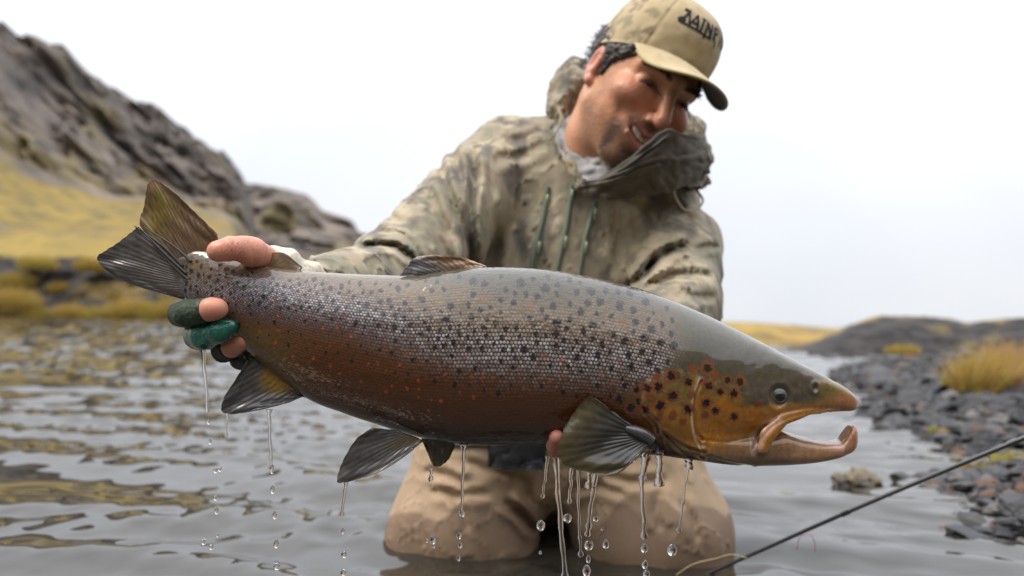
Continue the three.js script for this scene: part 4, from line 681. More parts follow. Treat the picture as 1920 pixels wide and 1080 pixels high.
// --- cap ---
{
  const capGroup = group('cap', person); const rx = 0.085, rz = 0.103, cz = -0.012, baseY = (ph) => 0.030 + 0.030 * Math.cos(ph);
  const crown = (ph, t, out = 0) => { const k = Math.pow(Math.cos(t * Math.PI / 2), 0.60), fr = Math.max(0, Math.cos(ph)), h = 0.150, y = baseY(ph) + (h - baseY(ph)) * Math.pow(Math.sin(t * Math.PI / 2), 0.88); const bulge = 1 + 0.05 * fr * Math.sin(t * Math.PI) + 0.01 * n2(ph * 2, t * 4) * (1 - t) + out / 0.09; return [rx * k * bulge * Math.sin(ph), y + out * Math.sin(t * 1.5), cz + rz * k * bulge * Math.cos(ph) + 0.006 * fr * Math.sin(t * Math.PI)]; };
  const tan = (p, plain) => { const a = fbm3(p.x * 22 + 3, p.y * 22, p.z * 22, 3), b = fbm3(p.x * 40, p.y * 40 + 9, p.z * 40, 3), w = n3(p.x * 900, p.y * 900, p.z * 900); let c = lerp3([0.42, 0.325, 0.185], [0.48, 0.385, 0.235], clamp(0.5 + a)); if (!plain) { c = lerp3(c, [0.20, 0.17, 0.095], sstep(0.10, 0.28, b) * 0.75); c = lerp3(c, [0.17, 0.105, 0.06], sstep(0.25, 0.4, a) * 0.7); } else c = lerp3(c, [0.36, 0.265, 0.145], sstep(0.15, 0.35, b) * 0.6); return c.map((q) => q * (1 + 0.06 * w)); };
  const mat = new THREE.MeshPhysicalMaterial({ vertexColors: true, roughness: 0.9, sheen: 0.3, sheenColor: new THREE.Color(1, 0.95, 0.85) });
  const cuts = [-0.80, 0.80, 1.72, 2.64, 3.64, 4.56, 5.483];
  for (let k = 0; k < 6; k++) mesh('crown_panel', sheet((u, v) => { const ph = mix(cuts[k], cuts[k + 1], u); return crown(ph, v * 0.995, -0.0016 * (Math.exp(-u * 60) + Math.exp(-(1 - u) * 60))); }, 36, 36, 0.0022, (u, v, s, p) => tan(p, k === 0)).applyMatrix4(HEAD), mat, capGroup);
  mesh('button', new THREE.SphereGeometry(0.006, 16, 10).scale(1, 0.6, 1).translate(0, 0.151, cz).applyMatrix4(HEAD), std([0.42, 0.34, 0.21], 0.9), capGroup);
  const vis = (u, v) => { const s = u * 2 - 1, ph = s * 0.98, [bx, , bz] = crown(ph, 0.02), e = Math.pow(Math.max(0, 1 - Math.pow(Math.abs(s), 3.0)), 0.5); return [bx * (1 + 0.20 * v * e), baseY(ph) + 0.003 - v * e * (0.012 + 0.030 * s * s), bz + 0.088 * e * v + 0.001]; };
  mesh('visor', sheet(vis, 64, 20, 0.0034, (u, v, s, p) => (s < 0 ? tan(p, true) : [0.040, 0.038, 0.052])).applyMatrix4(HEAD), mat, capGroup);
  mesh('visor_edge', tube(Array.from({ length: 25 }, (_, i) => vis(clamp(i / 24, 0.01, 0.99), 1)), 0.0021, 60, 8).applyMatrix4(HEAD), std([0.34, 0.27, 0.12], 0.9), capGroup);
  // embroidered lettering
  const cv = document.createElement('canvas'); cv.width = 1024; cv.height = 256; const c = cv.getContext('2d'); c.fillStyle = '#000'; c.fillRect(0, 0, 1024, 256); c.strokeStyle = c.fillStyle = '#fff'; c.lineJoin = 'miter'; c.lineWidth = 24;
  const L = (w, ...pts) => { c.lineWidth = w; c.beginPath(); pts.forEach(([x, y], i) => (i ? c.lineTo(x, y) : c.moveTo(x, y))); c.stroke(); };
  L(34, [20, 60], [100, 60], [70, 150], [20, 175], [110, 180]); L(26, [100, 60], [170, 190], [230, 60]); L(34, [230, 50], [300, 190]); L(22, [190, 150], [290, 150]); L(36, [350, 50], [350, 195]); L(18, [310, 55], [400, 55]);
  L(36, [430, 50], [430, 230]); L(36, [430, 60], [530, 180]); L(36, [530, 50], [530, 195]); L(34, [600, 50], [600, 195]); L(20, [600, 60], [680, 70], [680, 115], [600, 125], [690, 240]); L(18, [740, 50], [790, 190], [840, 50]); L(34, [890, 50], [890, 170], [950, 190], [990, 160], [990, 50]); L(18, [20, 200], [560, 200]); L(10, [640, 30], [1000, 34]);
  const t = new THREE.CanvasTexture(cv);
  const em = new THREE.MeshStandardMaterial({ color: 0x14121a, roughness: 0.85, alphaMap: t, alphaTest: 0.5, side: THREE.DoubleSide });
  const P = [], U = [], I = [], nu = 48, nv = 16; for (let j = 0; j <= nv; j++) for (let i = 0; i <= nu; i++) { const p = crown(mix(-0.60, 0.70, i / nu), mix(0.26, 0.58, j / nv), 0.0019); P.push(...p); U.push(i / nu, j / nv); } for (let j = 0; j < nv; j++) for (let i = 0; i < nu; i++) { const a = j * (nu + 1) + i; I.push(a, a + 1, a + nu + 2, a, a + nu + 2, a + nu + 1); }
  const g = new THREE.BufferGeometry(); g.setAttribute('position', new THREE.Float32BufferAttribute(P, 3)); g.setAttribute('uv', new THREE.Float32BufferAttribute(U, 2)); g.setIndex(I); g.computeVertexNormals(); mesh('embroidered_lettering', g.applyMatrix4(HEAD), em, capGroup);
}
// --- jacket ---
const creases = [                                                // [points, depth in m, width in px]: where the cloth folds
  [[[884, 262], [890, 330], [882, 400], [884, 470], [878, 530]], 0.015, 9], [[[818, 292], [838, 350], [866, 420], [880, 480]], 0.009, 8], [[[800, 340], [822, 400], [846, 450]], 0.007, 8], [[[846, 270], [862, 320], [872, 380]], 0.008, 8],
  [[[668, 468], [710, 458], [745, 462], [790, 500]], 0.010, 7], [[[760, 440], [782, 470], [800, 512]], 0.008, 7], [[[700, 440], [740, 436], [770, 446]], 0.004, 8], [[[725, 400], [750, 420], [768, 420], [800, 470]], 0.005, 9], [[[780, 350], [800, 375], [806, 400], [834, 470], [850, 505]], 0.006, 8],
  [[[1176, 545], [1215, 505], [1262, 470], [1300, 452]], 0.014, 8], [[[1190, 548], [1250, 520], [1300, 512], [1342, 520]], 0.008, 8], [[[1262, 458], [1230, 480], [1205, 512]], 0.010, 9], [[[1300, 470], [1330, 462], [1350, 464]], 0.006, 6], [[[1222, 470], [1212, 540]], 0.006, 10], [[[1150, 390], [1160, 450], [1150, 520]], 0.006, 10], [[[1270, 545], [1310, 560], [1345, 555]], 0.005, 8],
  [[[920, 300], [980, 290], [1030, 262]], 0.006, 10], [[[940, 270], [985, 262], [1025, 240]], 0.005, 9], [[[1040, 330], [1020, 400], [1000, 500]], 0.002, 8], [[[905, 360], [930, 430], [925, 520]], 0.004, 12], [[[960, 400], [975, 470], [965, 520]], 0.004, 12], [[[1180, 360], [1220, 400], [1250, 440]], 0.006, 9], [[[1200, 350], [1260, 380], [1300, 420]], 0.005, 9], [[[600, 486], [622, 505], [640, 520]], 0.003, 7], [[[560, 486], [592, 502], [618, 520]], 0.006, 6],
];
const creaseBox = creases.map(([p, , w]) => [Math.min(...p.map((q) => q[0])) - w * 3, Math.max(...p.map((q) => q[0])) + w * 3, Math.min(...p.map((q) => q[1])) - w * 3, Math.max(...p.map((q) => q[1])) + w * 3]);
function folds(px, py) { let s = 0; for (let i = 0; i < creases.length; i++) { const b = creaseBox[i]; if (px < b[0] || px > b[1] || py < b[2] || py > b[3]) continue; const [p, dep, w] = creases[i], [d, , u] = segd(px, py, p), e = sstep(0, 0.18, u) * sstep(1, 0.82, u); s += dep * e * (Math.exp(-(d * d) / (w * w)) - 0.55 * Math.exp(-((d - w * 1.9) ** 2) / (w * w * 1.3))); } return s; }
const A_SH = Q(928, 322, 1.52), A_EL = Q(748, 520, 1.27), A_WR = Q(585, 556, 1.00), B_SH = Q(1272, 462, 1.47), B_EL = Q(1268, 566, 1.33), B_WR = Q(1195, 775, 1.03);
const CH = Q(1082, 440, 1.545), ST = Q(1050, 610, 1.53), HP = Q(1040, 745, 1.53), YK0 = Q(960, 300, 1.55), YK1 = Q(1220, 390, 1.53);
function jacketField(x, y, z) {
  let d = ell(x, y, z, CH[0], CH[1], CH[2], 0.188, 0.20, 0.125);
  d = smin(d, ell(x, y, z, ST[0], ST[1], ST[2], 0.200, 0.20, 0.125), 0.06);
  d = smin(d, ell(x, y, z, HP[0], HP[1], HP[2], 0.19, 0.085, 0.12), 0.03);
  d = smin(d, cap(x, y, z, YK0, YK1, 0.075, 0.080), 0.05);
  const arm = smin(cap(x, y, z, A_SH, A_EL, 0.076, 0.066), cap(x, y, z, A_EL, A_WR, 0.062, 0.040), 0.03);
  d = smin(d, arm, 0.022);
  d = smin(d, smin(cap(x, y, z, B_SH, B_EL, 0.068, 0.064), cap(x, y, z, B_EL, B_WR, 0.062, 0.046), 0.03), 0.020);
  if (d > 0.05 || d < -0.06) return d;
  const [px, py] = seen(x, y, z);
  if (py > 250 && py < 300 && px > 930 && px < 1130) d = smax(d, -0.02 + 0 * d, 0.001);
  const n = n3(x * 9, y * 7, z * 9), m = n3(x * 16 + n * 1.5, y * 11 + 4, z * 16), q = 1 - Math.abs(n3(x * 9 + 1.2 * n, y * 5 + x * 5, z * 9)) * 2.6;
  d += -0.0040 * n - 0.0008 * m - 0.0034 * Math.max(q, 0) ** 3;
  return d + folds(px, py);
}
const camo = (x, y, z) => {
  const a = fbm3(x * 11, y * 7, z * 11, 4), b = fbm3(x * 17 + 7, y * 10, z * 17, 3), c2 = n3(x * 60, y * 38, z * 60), w = n3(x * 700, y * 700, z * 700);
  let c = [0.275, 0.232, 0.160]; c = lerp3(c, [0.37, 0.315, 0.215], sstep(0.10, 0.16, a + 0.05 * c2)); c = lerp3(c, [0.175, 0.148, 0.112], sstep(0.10, 0.16, b + 0.06 * c2) * 0.9); c = lerp3(c, [0.125, 0.108, 0.086], sstep(0.30, 0.36, b + 0.10 * c2) * 0.8); c = lerp3(c, [0.20, 0.185, 0.118], sstep(0.22, 0.28, -a + 0.05 * c2) * 0.7); c = lerp3(c, [0.34, 0.24, 0.165], sstep(0.34, 0.40, -b + 0.10 * c2) * 0.5);
  return c.map((q) => q * (1 + 0.07 * w));
};
const cloth = new THREE.MeshPhysicalMaterial({ vertexColors: true, roughness: 0.72, sheen: 0.2, sheenColor: new THREE.Color(1, 0.98, 0.92), specularIntensity: 0.6 });
const jacket = mesh('jacket', field(jacketField, [...box3([A_WR, B_EL, HP, CH, A_SH, B_SH, Q(1050, 240, 1.5)], 0.0)[0].map((v, i) => v - [0.05, 0.06, 0.16][i])], [...box3([A_WR, B_SH, A_SH, Q(1050, 240, 1.5), B_WR], 0)[1].map((v, i) => v + [0.09, 0.05, 0.06][i])], 0.0062, { color: camo, lip: 1.9, normalEps: 0.0016 }), cloth, person);
const onJacket = (px, py, lift = 0) => { let d = 1.05; for (let i = 0; i < 400; i++) { const v = jacketField(...Q(px, py, d)); if (v < lift) break; d += Math.max(0.0006, (v - lift) * 0.35); } return Q(px, py, d); };
// zips: a tape with teeth ridge and pulls
for (const pts of [[[1027, 352], [1022, 395], [1012, 440], [1003, 480], [998, 512]], [[1074, 342], [1068, 390], [1062, 430], [1052, 475], [1044, 514]], [[1117, 378], [1108, 410], [1100, 440], [1093, 475], [1086, 520]]]) {
  const P = pts.map(([a, b]) => onJacket(a, b, 0.001)), z = mesh('zip', tube(P, 0.0052, 40, 10), std([0.15, 0.17, 0.125], 0.7), jacket);
  mesh('zip_teeth', tube(P.map((p) => [p[0] + 0.0002, p[1], p[2] + 0.0048]), 0.0018, 60, 6), std([0.07, 0.08, 0.06], 0.4), z);
  for (const k of [0, 2]) { const p = onJacket(pts[k][0], pts[k][1] + 14, 0.006); mesh('zip_pull', tube([p, [p[0] - 0.001, p[1] - 0.008, p[2] + 0.003], [p[0] - 0.002, p[1] - 0.018, p[2] + 0.002]], (t) => 0.0036 - 0.0012 * t, 10, 8), std([0.20, 0.24, 0.15], 0.35, { metalness: 0.2 }), z); }
}
// hood folded down behind the neck, with the bulky rolls of cloth on either side
{
  const lumps = [[Q(1078, 182, 1.555), 0.046, 0.062, 0.05], [Q(1062, 215, 1.53), 0.032, 0.050, 0.05], [Q(1150, 250, 1.62), 0.12, 0.09, 0.05], [Q(1288, 296, 1.475), 0.036, 0.046, 0.045], [Q(1262, 340, 1.44), 0.062, 0.022, 0.035], [Q(1215, 362, 1.42), 0.075, 0.022, 0.035], [Q(1240, 260, 1.57), 0.075, 0.06, 0.05]];
  const hole = Q(1302, 296, 1.425), rim = [Q(1262, 322, 1.42), Q(1296, 334, 1.425), Q(1322, 304, 1.435), Q(1308, 268, 1.43), Q(1282, 262, 1.42)];
  const f = (x, y, z) => {
    let d = 1; for (const [c, a, b, e] of lumps) d = smin(d, ell(x, y, z, c[0], c[1], c[2], a, b, e), 0.014);
    d = smax(d, -ell(x, y, z, hole[0], hole[1], hole[2], 0.017, 0.024, 0.03), 0.008); for (let i = 0; i < 4; i++) d = smin(d, cap(x, y, z, rim[i], rim[i + 1], 0.006, 0.006), 0.006);
    const h = V(x, y, z).applyMatrix4(HINV); d = smax(d, -ell(h.x, h.y, h.z, 0, -0.02, -0.01, 0.086, 0.13, 0.12), 0.008);
    if (d > 0.03 || d < -0.03) return d;
    const n = n3(x * 18, y * 14, z * 18), r = 1 - 2 * Math.abs(n3(x * 22 + n * 2, y * 13, z * 22)); return d - 0.005 * n - 0.005 * Math.max(r, 0) ** 2 - 0.0015 * n3(x * 50, y * 50, z * 50);
  };
  mesh('hood', field(f, Q(1000, 385, 1.70), [Q(1345, 100, 1.36)[0] + 0.03, Q(1200, 90, 1.5)[1], Q(1200, 90, 1.36)[2]], 0.0048, { color: (x, y, z) => camo(x + 3, y, z).map((q) => q * 0.88), lip: 2, normalEps: 0.002 }), cloth, jacket);
}
// stand collar, unzipped, its one half folded up over the chin
const lining = (u, v, s, p) => { const n = fbm3(p.x * 40, p.y * 40, p.z * 40, 3); return lerp3([0.074, 0.062, 0.044], [0.110, 0.094, 0.068], clamp(0.5 + n)); };
{
  const rows = [
    [[1082, 356, 1.393], [1130, 372, 1.340], [1200, 368, 1.328], [1262, 356, 1.343], [1318, 338, 1.398]], [[1086, 350, 1.383], [1142, 342, 1.318], [1208, 326, 1.303], [1270, 318, 1.318], [1326, 306, 1.388]],
    [[1092, 346, 1.376], [1158, 326, 1.303], [1228, 288, 1.286], [1274, 284, 1.303], [1324, 280, 1.383]], [[1100, 350, 1.373], [1170, 308, 1.296], [1240, 250, 1.280], [1282, 254, 1.298], [1318, 262, 1.388]]].map((r) => r.map((p) => Q(...p)));
  const f = patch(rows), w = (u, v) => { const p = f(u, v); const fold = (c, w, h) => h * Math.exp(-(((v - c) / w) ** 2)); p[2] += 0.003 * n2(u * 5, v * 3) + fold(0.30 + 0.25 * u, 0.07, 0.008) + fold(0.62 - 0.15 * u, 0.05, 0.006) - fold(0.46 + 0.05 * u, 0.06, 0.006) + 0.004 * n2(u * 9, v * 6 + u * 7) * (1 - v); p[1] += 0.002 * n2(u * 7 + 4, v * 2); return p; };
  const c = mesh('collar', sheet(w, 90, 46, 0.0034, lining), cloth, jacket);
  mesh('collar_edge', tube(Array.from({ length: 30 }, (_, i) => w(i / 29, 1)), 0.0026, 70, 8), std([0.085, 0.075, 0.062], 0.8), c);
  mesh('collar_zip', tube(Array.from({ length: 20 }, (_, i) => { const p = w(0.02 + 0.55 * i / 19, mix(0.62, 0.86, i / 19)); p[2] += 0.004; return p; }), 0.0024, 50, 6), std([0.035, 0.032, 0.030], 0.5), c);
  // the other half of the collar lies open along the neck
  const left = patch([[[1032, 240, 1.47], [1048, 284, 1.44], [1068, 324, 1.415], [1080, 356, 1.405]], [[1042, 228, 1.475], [1062, 278, 1.44], [1078, 320, 1.412], [1088, 350, 1.40]], [[1056, 216, 1.485], [1072, 270, 1.45], [1088, 314, 1.42], [1094, 344, 1.405]]].map((r) => r.map((p) => Q(...p))));
  mesh('collar', sheet((u, v) => { const p = left(u, v); p[2] += 0.003 * n2(u * 6, v * 4); return p; }, 50, 20, 0.004, (u, v, s, p) => camo(p.x, p.y, p.z)), cloth, jacket);
}
// grey-white undershirt at the throat
{
  const f = patch([[[1038, 236, 1.466], [1050, 285, 1.440], [1080, 325, 1.416], [1120, 345, 1.393], [1160, 330, 1.388]], [[1056, 228, 1.460], [1074, 276, 1.432], [1100, 306, 1.408], [1130, 315, 1.386], [1165, 308, 1.383]], [[1070, 216, 1.460], [1088, 262, 1.434], [1108, 288, 1.412], [1134, 298, 1.393], [1168, 296, 1.388]]].map((r) => r.map((p) => Q(...p))));
  mesh('undershirt', sheet((u, v) => { const p = f(u, v); p[2] += 0.003 * n2(u * 5, v * 2) + 0.0016 * Math.sin(v * 14 + u * 5 + 2 * n2(u * 3, v)); return p; }, 80, 30, 0.0035, (u, v, s, p) => { const n = fbm3(p.x * 60, p.y * 60, p.z * 60, 3); return lerp3([0.30, 0.295, 0.30], [0.42, 0.41, 0.41], clamp(0.5 + n)); }), new THREE.MeshStandardMaterial({ vertexColors: true, roughness: 0.95 }), person);
}
mesh('drawcord', tube([Q(1262, 346, 1.395), Q(1268, 372, 1.385), Q(1284, 394, 1.388), Q(1306, 392, 1.40), Q(1318, 374, 1.42), Q(1304, 356, 1.43), Q(1290, 350, 1.42)], 0.0019, 60, 8), std([0.34, 0.31, 0.21], 0.8), jacket);
mesh('drawcord', tube([Q(1046, 200, 1.46), Q(1052, 222, 1.445), Q(1042, 250, 1.44), Q(1030, 262, 1.445)], 0.0017, 30, 8), std([0.36, 0.32, 0.22], 0.8), jacket);
// --- glove on the hand at the tail ---
{
  const glove = group('glove', person), wr = Q(585, 552, 0.995), th = Q(490, 487, 0.893), knit = new THREE.MeshPhysicalMaterial({ vertexColors: true, roughness: 0.95, sheen: 0.5, sheenColor: new THREE.Color(1, 1, 0.95) });
  const f = (x, y, z) => { let d = smin(cap(x, y, z, wr, Q(520, 512, 0.935), 0.034, 0.026), cap(x, y, z, Q(520, 512, 0.935), th, 0.026, 0.0165), 0.012); for (const p of [INDEX, MIDDLE, RING, LITTLE]) d = smin(d, cap(x, y, z, Q(525, 545, 0.955), p[0], 0.022, 0.0125), 0.014); const [px, py] = seen(x, y, z); return d + (d < 0.02 ? 0.0006 * n3(x * 260, y * 260, z * 260) - 0.0022 * Math.exp(-((px - 489) ** 2) / 30) * (py < 520 ? 1 : 0) + 0.0016 * Math.sin((px + py * 0.6) / 9) * sstep(500, 540, px) : 0); };
  const pts = [wr, th, INDEX[0], LITTLE[0]], [lo, hi] = box3(pts, 0.045);
  mesh('palm', field(f, lo, hi, 0.0026, { lip: 1.6, color: (x, y, z) => { const [px, py] = seen(x, y, z), n = fbm3(x * 45, y * 45, z * 45, 3), k = n3(x * 700, y * 700, z * 700); let c = [0.60, 0.54, 0.42]; c = lerp3(c, [0.30, 0.19, 0.07], sstep(0.05, 0.2, n) * sstep(478, 492, py + n * 20) * (px < 520 ? 1 : 0.5)); c = lerp3(c, [0.075, 0.085, 0.06], sstep(545, 590, py)); return c.map((q) => q * (1 + 0.1 * k)); } }), knit, glove);
  const sleeve = (pts, r, c, rough, cc = 0) => mesh('glove_finger', limb(pts, r, 0.0018, (x, y, z) => { const n = fbm3(x * 80, y * 80, z * 80, 3); return c.map((q) => q * (1 + 0.25 * n)); }, (d, x, y, z) => d + 0.0005 * n3(x * 200, y * 200, z * 200)), new THREE.MeshPhysicalMaterial({ vertexColors: true, roughness: rough, clearcoat: cc, clearcoatRoughness: 0.3 }), glove);
  sleeve([INDEX[0], INDEX[1], INDEX[2], Q(380, 583, 0.853)], [0.0120, 0.0128, 0.0130, 0.0122], [0.018, 0.034, 0.012], 0.75, 0.2);
  sleeve([MIDDLE[0], Q(372, 629, 0.905), Q(384, 628, 0.872), Q(410, 621, 0.860), Q(434, 612, 0.858)], [0.0118, 0.0138, 0.0140, 0.0110, 0.0062], [0.004, 0.125, 0.085], 0.32, 0.7);
  sleeve([RING[0], RING[1], Q(428, 652, 0.893)], [0.0116, 0.0122, 0.0108], [0.030, 0.030, 0.024], 0.8);
  sleeve(LITTLE, [0.0112, 0.0112, 0.0102, 0.0085], [0.040, 0.038, 0.034], 0.8);
}
// --- waders ---
{
  const wc = [[[940, 935], [975, 965], [1010, 1005]], [[790, 880], [830, 890], [880, 915]], [[800, 920], [860, 930], [930, 925]], [[1120, 890], [1180, 905], [1260, 900]], [[1060, 920], [1120, 910], [1180, 930]], [[860, 860], [910, 880], [980, 885]], [[1240, 900], [1230, 960], [1240, 1000]], [[1270, 930], [1300, 980], [1310, 1020]], [[960, 880], [985, 905], [990, 950]], [[1080, 880], [1075, 910], [1060, 950]], [[830, 900], [870, 960], [880, 1000]]].map((p, i) => [p, [0.012, 0.007, 0.006, 0.008, 0.008, 0.006, 0.006, 0.006, 0.007, 0.007, 0.005][i], 9]);
  const wf = (px, py) => { let s = 0; for (const [p, dep, w] of wc) { const [d, , u] = segd(px, py, p); if (d < 40) s += dep * sstep(0, 0.2, u) * sstep(1, 0.8, u) * (Math.exp(-(d * d) / (w * w)) - 0.55 * Math.exp(-((d - w * 1.9) ** 2) / (w * w * 1.3))); } return s; };
  const LH = Q(915, 830, 1.52), LK = Q(866, 1010, 1.48), RH = Q(1165, 835, 1.52), RK = Q(1224, 1010, 1.47), LF = [LK[0] - 0.02, LK[1] - 0.42, LK[2] - 0.02], RF = [RK[0] + 0.02, RK[1] - 0.42, RK[2] - 0.02], PV = Q(1040, 800, 1.53), GAP_FILL = Q(1030, 960, 1.60);  // fill added behind the legs so the gap between them goes dark
  const f = (x, y, z) => { let d = ell(x, y, z, PV[0], PV[1], PV[2], 0.205, 0.14, 0.125); d = smin(d, smin(cap(x, y, z, LH, LK, 0.118, 0.118), cap(x, y, z, LK, LF, 0.118, 0.08), 0.03), 0.035); d = smin(d, smin(cap(x, y, z, RH, RK, 0.118, 0.122), cap(x, y, z, RK, RF, 0.122, 0.08), 0.03), 0.035); d = smin(d, ell(x, y, z, GAP_FILL[0], GAP_FILL[1], GAP_FILL[2], 0.10, 0.16, 0.05), 0.02); if (d > 0.04 || d < -0.04) return d; const [px, py] = seen(x, y, z), n = n3(x * 11, y * 9, z * 11), q = 1 - 2.4 * Math.abs(n3(x * 6 + n, y * 9 + x * 5, z * 6)); return d - 0.0035 * n - 0.0022 * Math.max(q, 0) ** 3 + wf(px, py); };
  const wadersMesh = mesh('waders', field(f, [LK[0] - 0.16, LF[1] - 0.06, PV[2] - 0.17], [RK[0] + 0.16, PV[1] + 0.10, PV[2] + 0.24], 0.0062, { lip: 1.9, normalEps: 0.0025, color: (x, y, z) => { const n = fbm3(x * 10, y * 10, z * 10, 4), w = n3(x * 600, y * 600, z * 600), [px, py] = seen(x, y, z), wet = sstep(-6, 4, py - 962 - 60 * fbm3(x * 7, 2, z * 7, 2) - 10 * n3(x * 18, y * 10, 3)); return lerp3(lerp3([0.36, 0.255, 0.165], [0.42, 0.305, 0.20], clamp(0.5 + n)), [0.20, 0.135, 0.092], wet * 0.85).map((q) => q * (1 + 0.06 * w)); } }), new THREE.MeshPhysicalMaterial({ vertexColors: true, roughness: 0.7, specularIntensity: 0.6 }), person);
  const onW = (px, py, lift) => { let d = 1.2; for (let i = 0; i < 300; i++) { const v = f(...Q(px, py, d)); if (v < lift) break; d += Math.max(0.0006, (v - lift) * 0.4); } return Q(px, py, d); };
  mesh('belt', sheet((u, v) => onW(mix(800, 1270, u), mix(836, 800, v), 0.004), 30, 3, 0.006), std([0.010, 0.010, 0.011], 0.6), wadersMesh);
  mesh('belt_pouch', sheet((u, v) => onW(mix(918, 1020, u), mix(876 - 14 * Math.abs(u - 0.5), 826, v), 0.016 + 0.006 * Math.sin(u * 3.1)), 16, 6, 0.020), std([0.012, 0.012, 0.014], 0.7), wadersMesh);
  mesh('buckle', sheet((u, v) => onW(mix(984, 1018, u), mix(882, 860, v), 0.030), 8, 8, 0.006), std([0.06, 0.065, 0.075], 0.35, { metalness: 0.3 }), wadersMesh);
}
// ---------- rod, line, dripping water ----------
{
  const rod = group('fishing_rod'), a = at(1296, 1090, 1.34), b = at(1640, 938, 1.24), c = at(1960, 805, 1.14), e = at(2300, 668, 1.04); rod.position.copy(a);
  tag(rod, 'thin dark fly rod slanting out of the water in front of the bank', 'fishing rod');
  const rel = (p) => p.clone().sub(a);
  mesh('blank', tube([rel(a), rel(b), rel(c), rel(e)], (t) => mix(0.0028, 0.0036, t), 60, 12), std([0.028, 0.028, 0.030], 0.3, { clearcoat: 0.7, clearcoatRoughness: 0.15 }), rod);
  const path = new THREE.CatmullRomCurve3([a, b, c, e].map(rel)); for (const t of [0.34, 0.66]) mesh('wrap', tube([path.getPointAt(t - 0.008), path.getPointAt(t), path.getPointAt(t + 0.008)], 0.0040, 10, 10), std([0.02, 0.02, 0.022], 0.25, { clearcoat: 1 }), rod);
  const l1 = mesh('fishing_line', tube([at(1268, 1078, 1.30), at(1300, 1058, 1.29), at(1340, 1048, 1.28), at(1372, 1040, 1.27), at(1400, 1046, 1.262)], 0.0009, 40, 6), std([0.46, 0.36, 0.20], 0.5)); tag(l1, 'pale tan fly line curling over the water beside the waders', 'fishing line');
  const l2 = mesh('fishing_line', tube([at(1494, 1030, 1.27), at(1500, 1008, 1.26), at(1515, 1000, 1.255), at(1526, 1012, 1.26), at(1529, 1036, 1.27)], 0.0006, 40, 6), std([0.72, 0.36, 0.52], 0.5)); tag(l2, 'loop of thin pink line below the fly rod', 'fishing line');
}
const waterGlass = new THREE.MeshPhysicalMaterial({ color: 0xffffff, roughness: 0.0, transmission: 1, thickness: 0.004, ior: 1.33 });
// a thread of water: path of bearings, radii in pixels with beads along it
function drip(px, py, d, len, dx, r0, r1, label, beads = []) {
  r0 *= 1.25; r1 *= 1.3; beads = beads.map(([a, b]) => [a, b * 1.2]);
  const n = 7, pts = [], R = rng(Math.round(px * 3 + py)); for (let i = 0; i <= n; i++) { const t = i / n; pts.push(at(px + dx * t + (i && i < n ? (R() - 0.5) * 2.6 : 0), py + len * t, d)); }
  const k = d / F_PX, o = pts[0].clone(), g = tube(pts.map((p) => p.clone().sub(o)), (t) => { let r = mix(r0, r1, Math.pow(t, 0.45)) * (1 + 0.12 * Math.sin(t * 31 + px)); if (t < 0.10) r += (r0 * 0.9) * (1 - t / 0.10) ** 2; for (const [bt, br] of [...beads, [0.975, r1 * 1.9]]) { const w = br / len * 1.25; r = Math.max(r, t > 0.995 ? r : br * Math.sqrt(Math.max(0, 1 - ((t - bt) / w) ** 2))); } return Math.max(0.25, r) * k; }, Math.max(40, Math.round(len / 1.6)), 12);
  const m = mesh('water_drip', g, waterGlass); m.position.copy(o); return tag(m, label, 'water drip', 'threads of water running off the fish');
}
function drops(list, d, label) {
  for (const [px, py, r, e = 1.2] of list) { const s = new THREE.SphereGeometry(1, 20, 14), p = s.attributes.position; for (let i = 0; i < p.count; i++) { const y = p.getY(i), q = 1 - 0.22 * Math.max(0, y); p.setXYZ(i, p.getX(i) * q * (1 + 0.12 * n2(px + y, py)), y * e, p.getZ(i) * q); } s.computeVertexNormals(); const k = r * d / F_PX, m = mesh('water_drop', s.scale(k, k, k), waterGlass); m.position.copy(at(px, py, d)); tag(m, label, 'water drop', 'drops falling from the fish'); }
}
drip(381, 655, 0.862, 118, 9, 3.6, 1.8, 'thread of water hanging from the teal finger', [[0.3, 2.2]]); drops([[391, 790, 3.4, 1.8], [394, 828, 3, 1.8], [404, 882, 4.5], [412, 880, 4], [404, 934, 4], [406, 958, 4.5, 1.5], [382, 1016, 5], [396, 1026, 4.5], [408, 1004, 3]], 0.865, 'clear drop falling below the teal finger');
drip(427, 774, 0.876, 44, -3, 2.8, 1.4, 'short thread of water at the rear corner of the anal fin', [[0.95, 3]]);
drip(505, 768, 0.874, 112, 4, 2.8, 2.2, 'long thread of water falling from the middle of the anal fin', [[0.62, 3.2]]); drops([[510, 880, 4, 2.2], [511, 918, 4.6, 1.7], [515, 966, 4.5, 1.7], [518, 1020, 5, 1.6], [519, 1062, 6, 1.2]], 0.874, 'clear drop falling below the anal fin');
drip(650, 894, 0.858, 74, -9, 4.2, 1.6, 'thread of water falling from the tip of the near pelvic fin', [[0.5, 2]]); drops([[643, 996, 3.4, 1.6], [645, 1040, 5.6], [644, 1074, 6]], 0.858, 'clear drop falling below the near pelvic fin');
drip(808, 880, 0.9, 22, 0, 2.8, 1.8, 'short drip at the tip of the far pelvic fin', [[0.8, 4]]); drops([[812, 1012, 5.5, 1.6], [800, 1014, 3], [813, 1024, 3.2]], 0.9, 'clear drop falling below the far pelvic fin');
drip(870, 836, 0.872, 128, -6, 3.6, 1.7, 'thread of water falling from the belly behind the pelvic fins', [[0.72, 2.6]]); drops([[867, 963, 5.4], [861, 1004, 5, 1.5], [863, 1022, 4, 1.6], [860, 1046, 3.5, 1.8]], 0.872, 'clear drop falling in line below the belly');
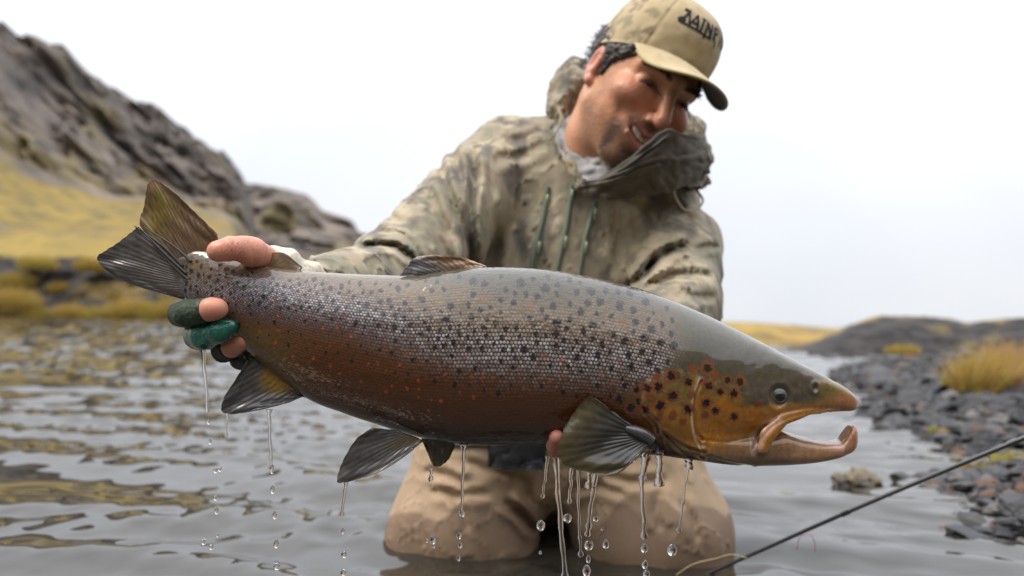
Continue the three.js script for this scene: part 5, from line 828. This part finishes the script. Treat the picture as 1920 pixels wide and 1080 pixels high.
drip(1027, 856, 0.845, 78, -10, 2.4, 1.6, 'fine curved thread of water left of the pectoral fin', [[0.96, 3.6]]); drops([[1014, 985, 8.5, 1.25], [1013, 1036, 3]], 0.85, 'large drop falling under the far corner of the pectoral fin');
drip(1042, 858, 0.842, 240, 18, 4.0, 3.4, 'longest thick thread of water falling from the pectoral fin corner', [[0.2, 4], [0.55, 4.4], [0.93, 6.5]]);
drip(1073, 862, 0.835, 82, -5, 4.0, 1.8, 'tapering thread of water under the pectoral fin', [[0.95, 3.8]]); drops([[1064, 971, 8.6, 1.1]], 0.84, 'round drop falling under the tapering thread');
drip(1082, 866, 0.835, 178, 7, 2.2, 1.8, 'very fine straight thread of water under the pectoral fin', [[0.80, 3.6], [0.98, 5]]);
drip(1107, 868, 0.830, 48, -1, 5.2, 4.0, 'stubby thick drip under the middle of the pectoral fin', [[0.9, 7.4]]);
drip(1119, 868, 0.830, 138, -18, 5.0, 2.6, 'slanting thread of water under the middle of the pectoral fin', [[0.3, 3.6], [0.86, 5.5]]); drops([[1104, 1022, 9, 1.15], [1103, 1048, 4.6, 1.7], [1100, 1070, 8, 1.5], [1136, 1020, 6, 1.5], [1117, 972, 5.5], [1129, 992, 2.6]], 0.835, 'round drop falling under the middle of the pectoral fin');
drip(1212, 842, 0.845, 58, -8, 9.5, 3.4, 'wide dark tongue of water under the gill cover', [[0.2, 9]]); drip(1204, 892, 0.845, 118, 4, 3.4, 3.0, 'beaded thread of water below the dark tongue of water', [[0.08, 5], [0.3, 4.4], [0.95, 5.4]]); drops([[1208, 1028, 6.5, 1.4], [1209, 1058, 6, 1.5], [1212, 1076, 7]], 0.845, 'clear drop falling below the gill cover');
drip(1236, 848, 0.85, 64, 0, 6.4, 4.2, 'thick clear drip under the throat', [[0.90, 8.5]]); drops([[1260, 1031, 9.5, 1.25]], 0.85, 'large lone drop falling under the throat');
drip(1293, 856, 0.86, 22, -2, 8.5, 3.6, 'short broad drip under the lower jaw hinge'); drip(1290, 880, 0.86, 118, -18, 1.2, 1.5, 'fine slanting thread of water under the lower jaw hinge', [[0.52, 3.6], [0.97, 4.4]]);
renderer.render(scene, camera);
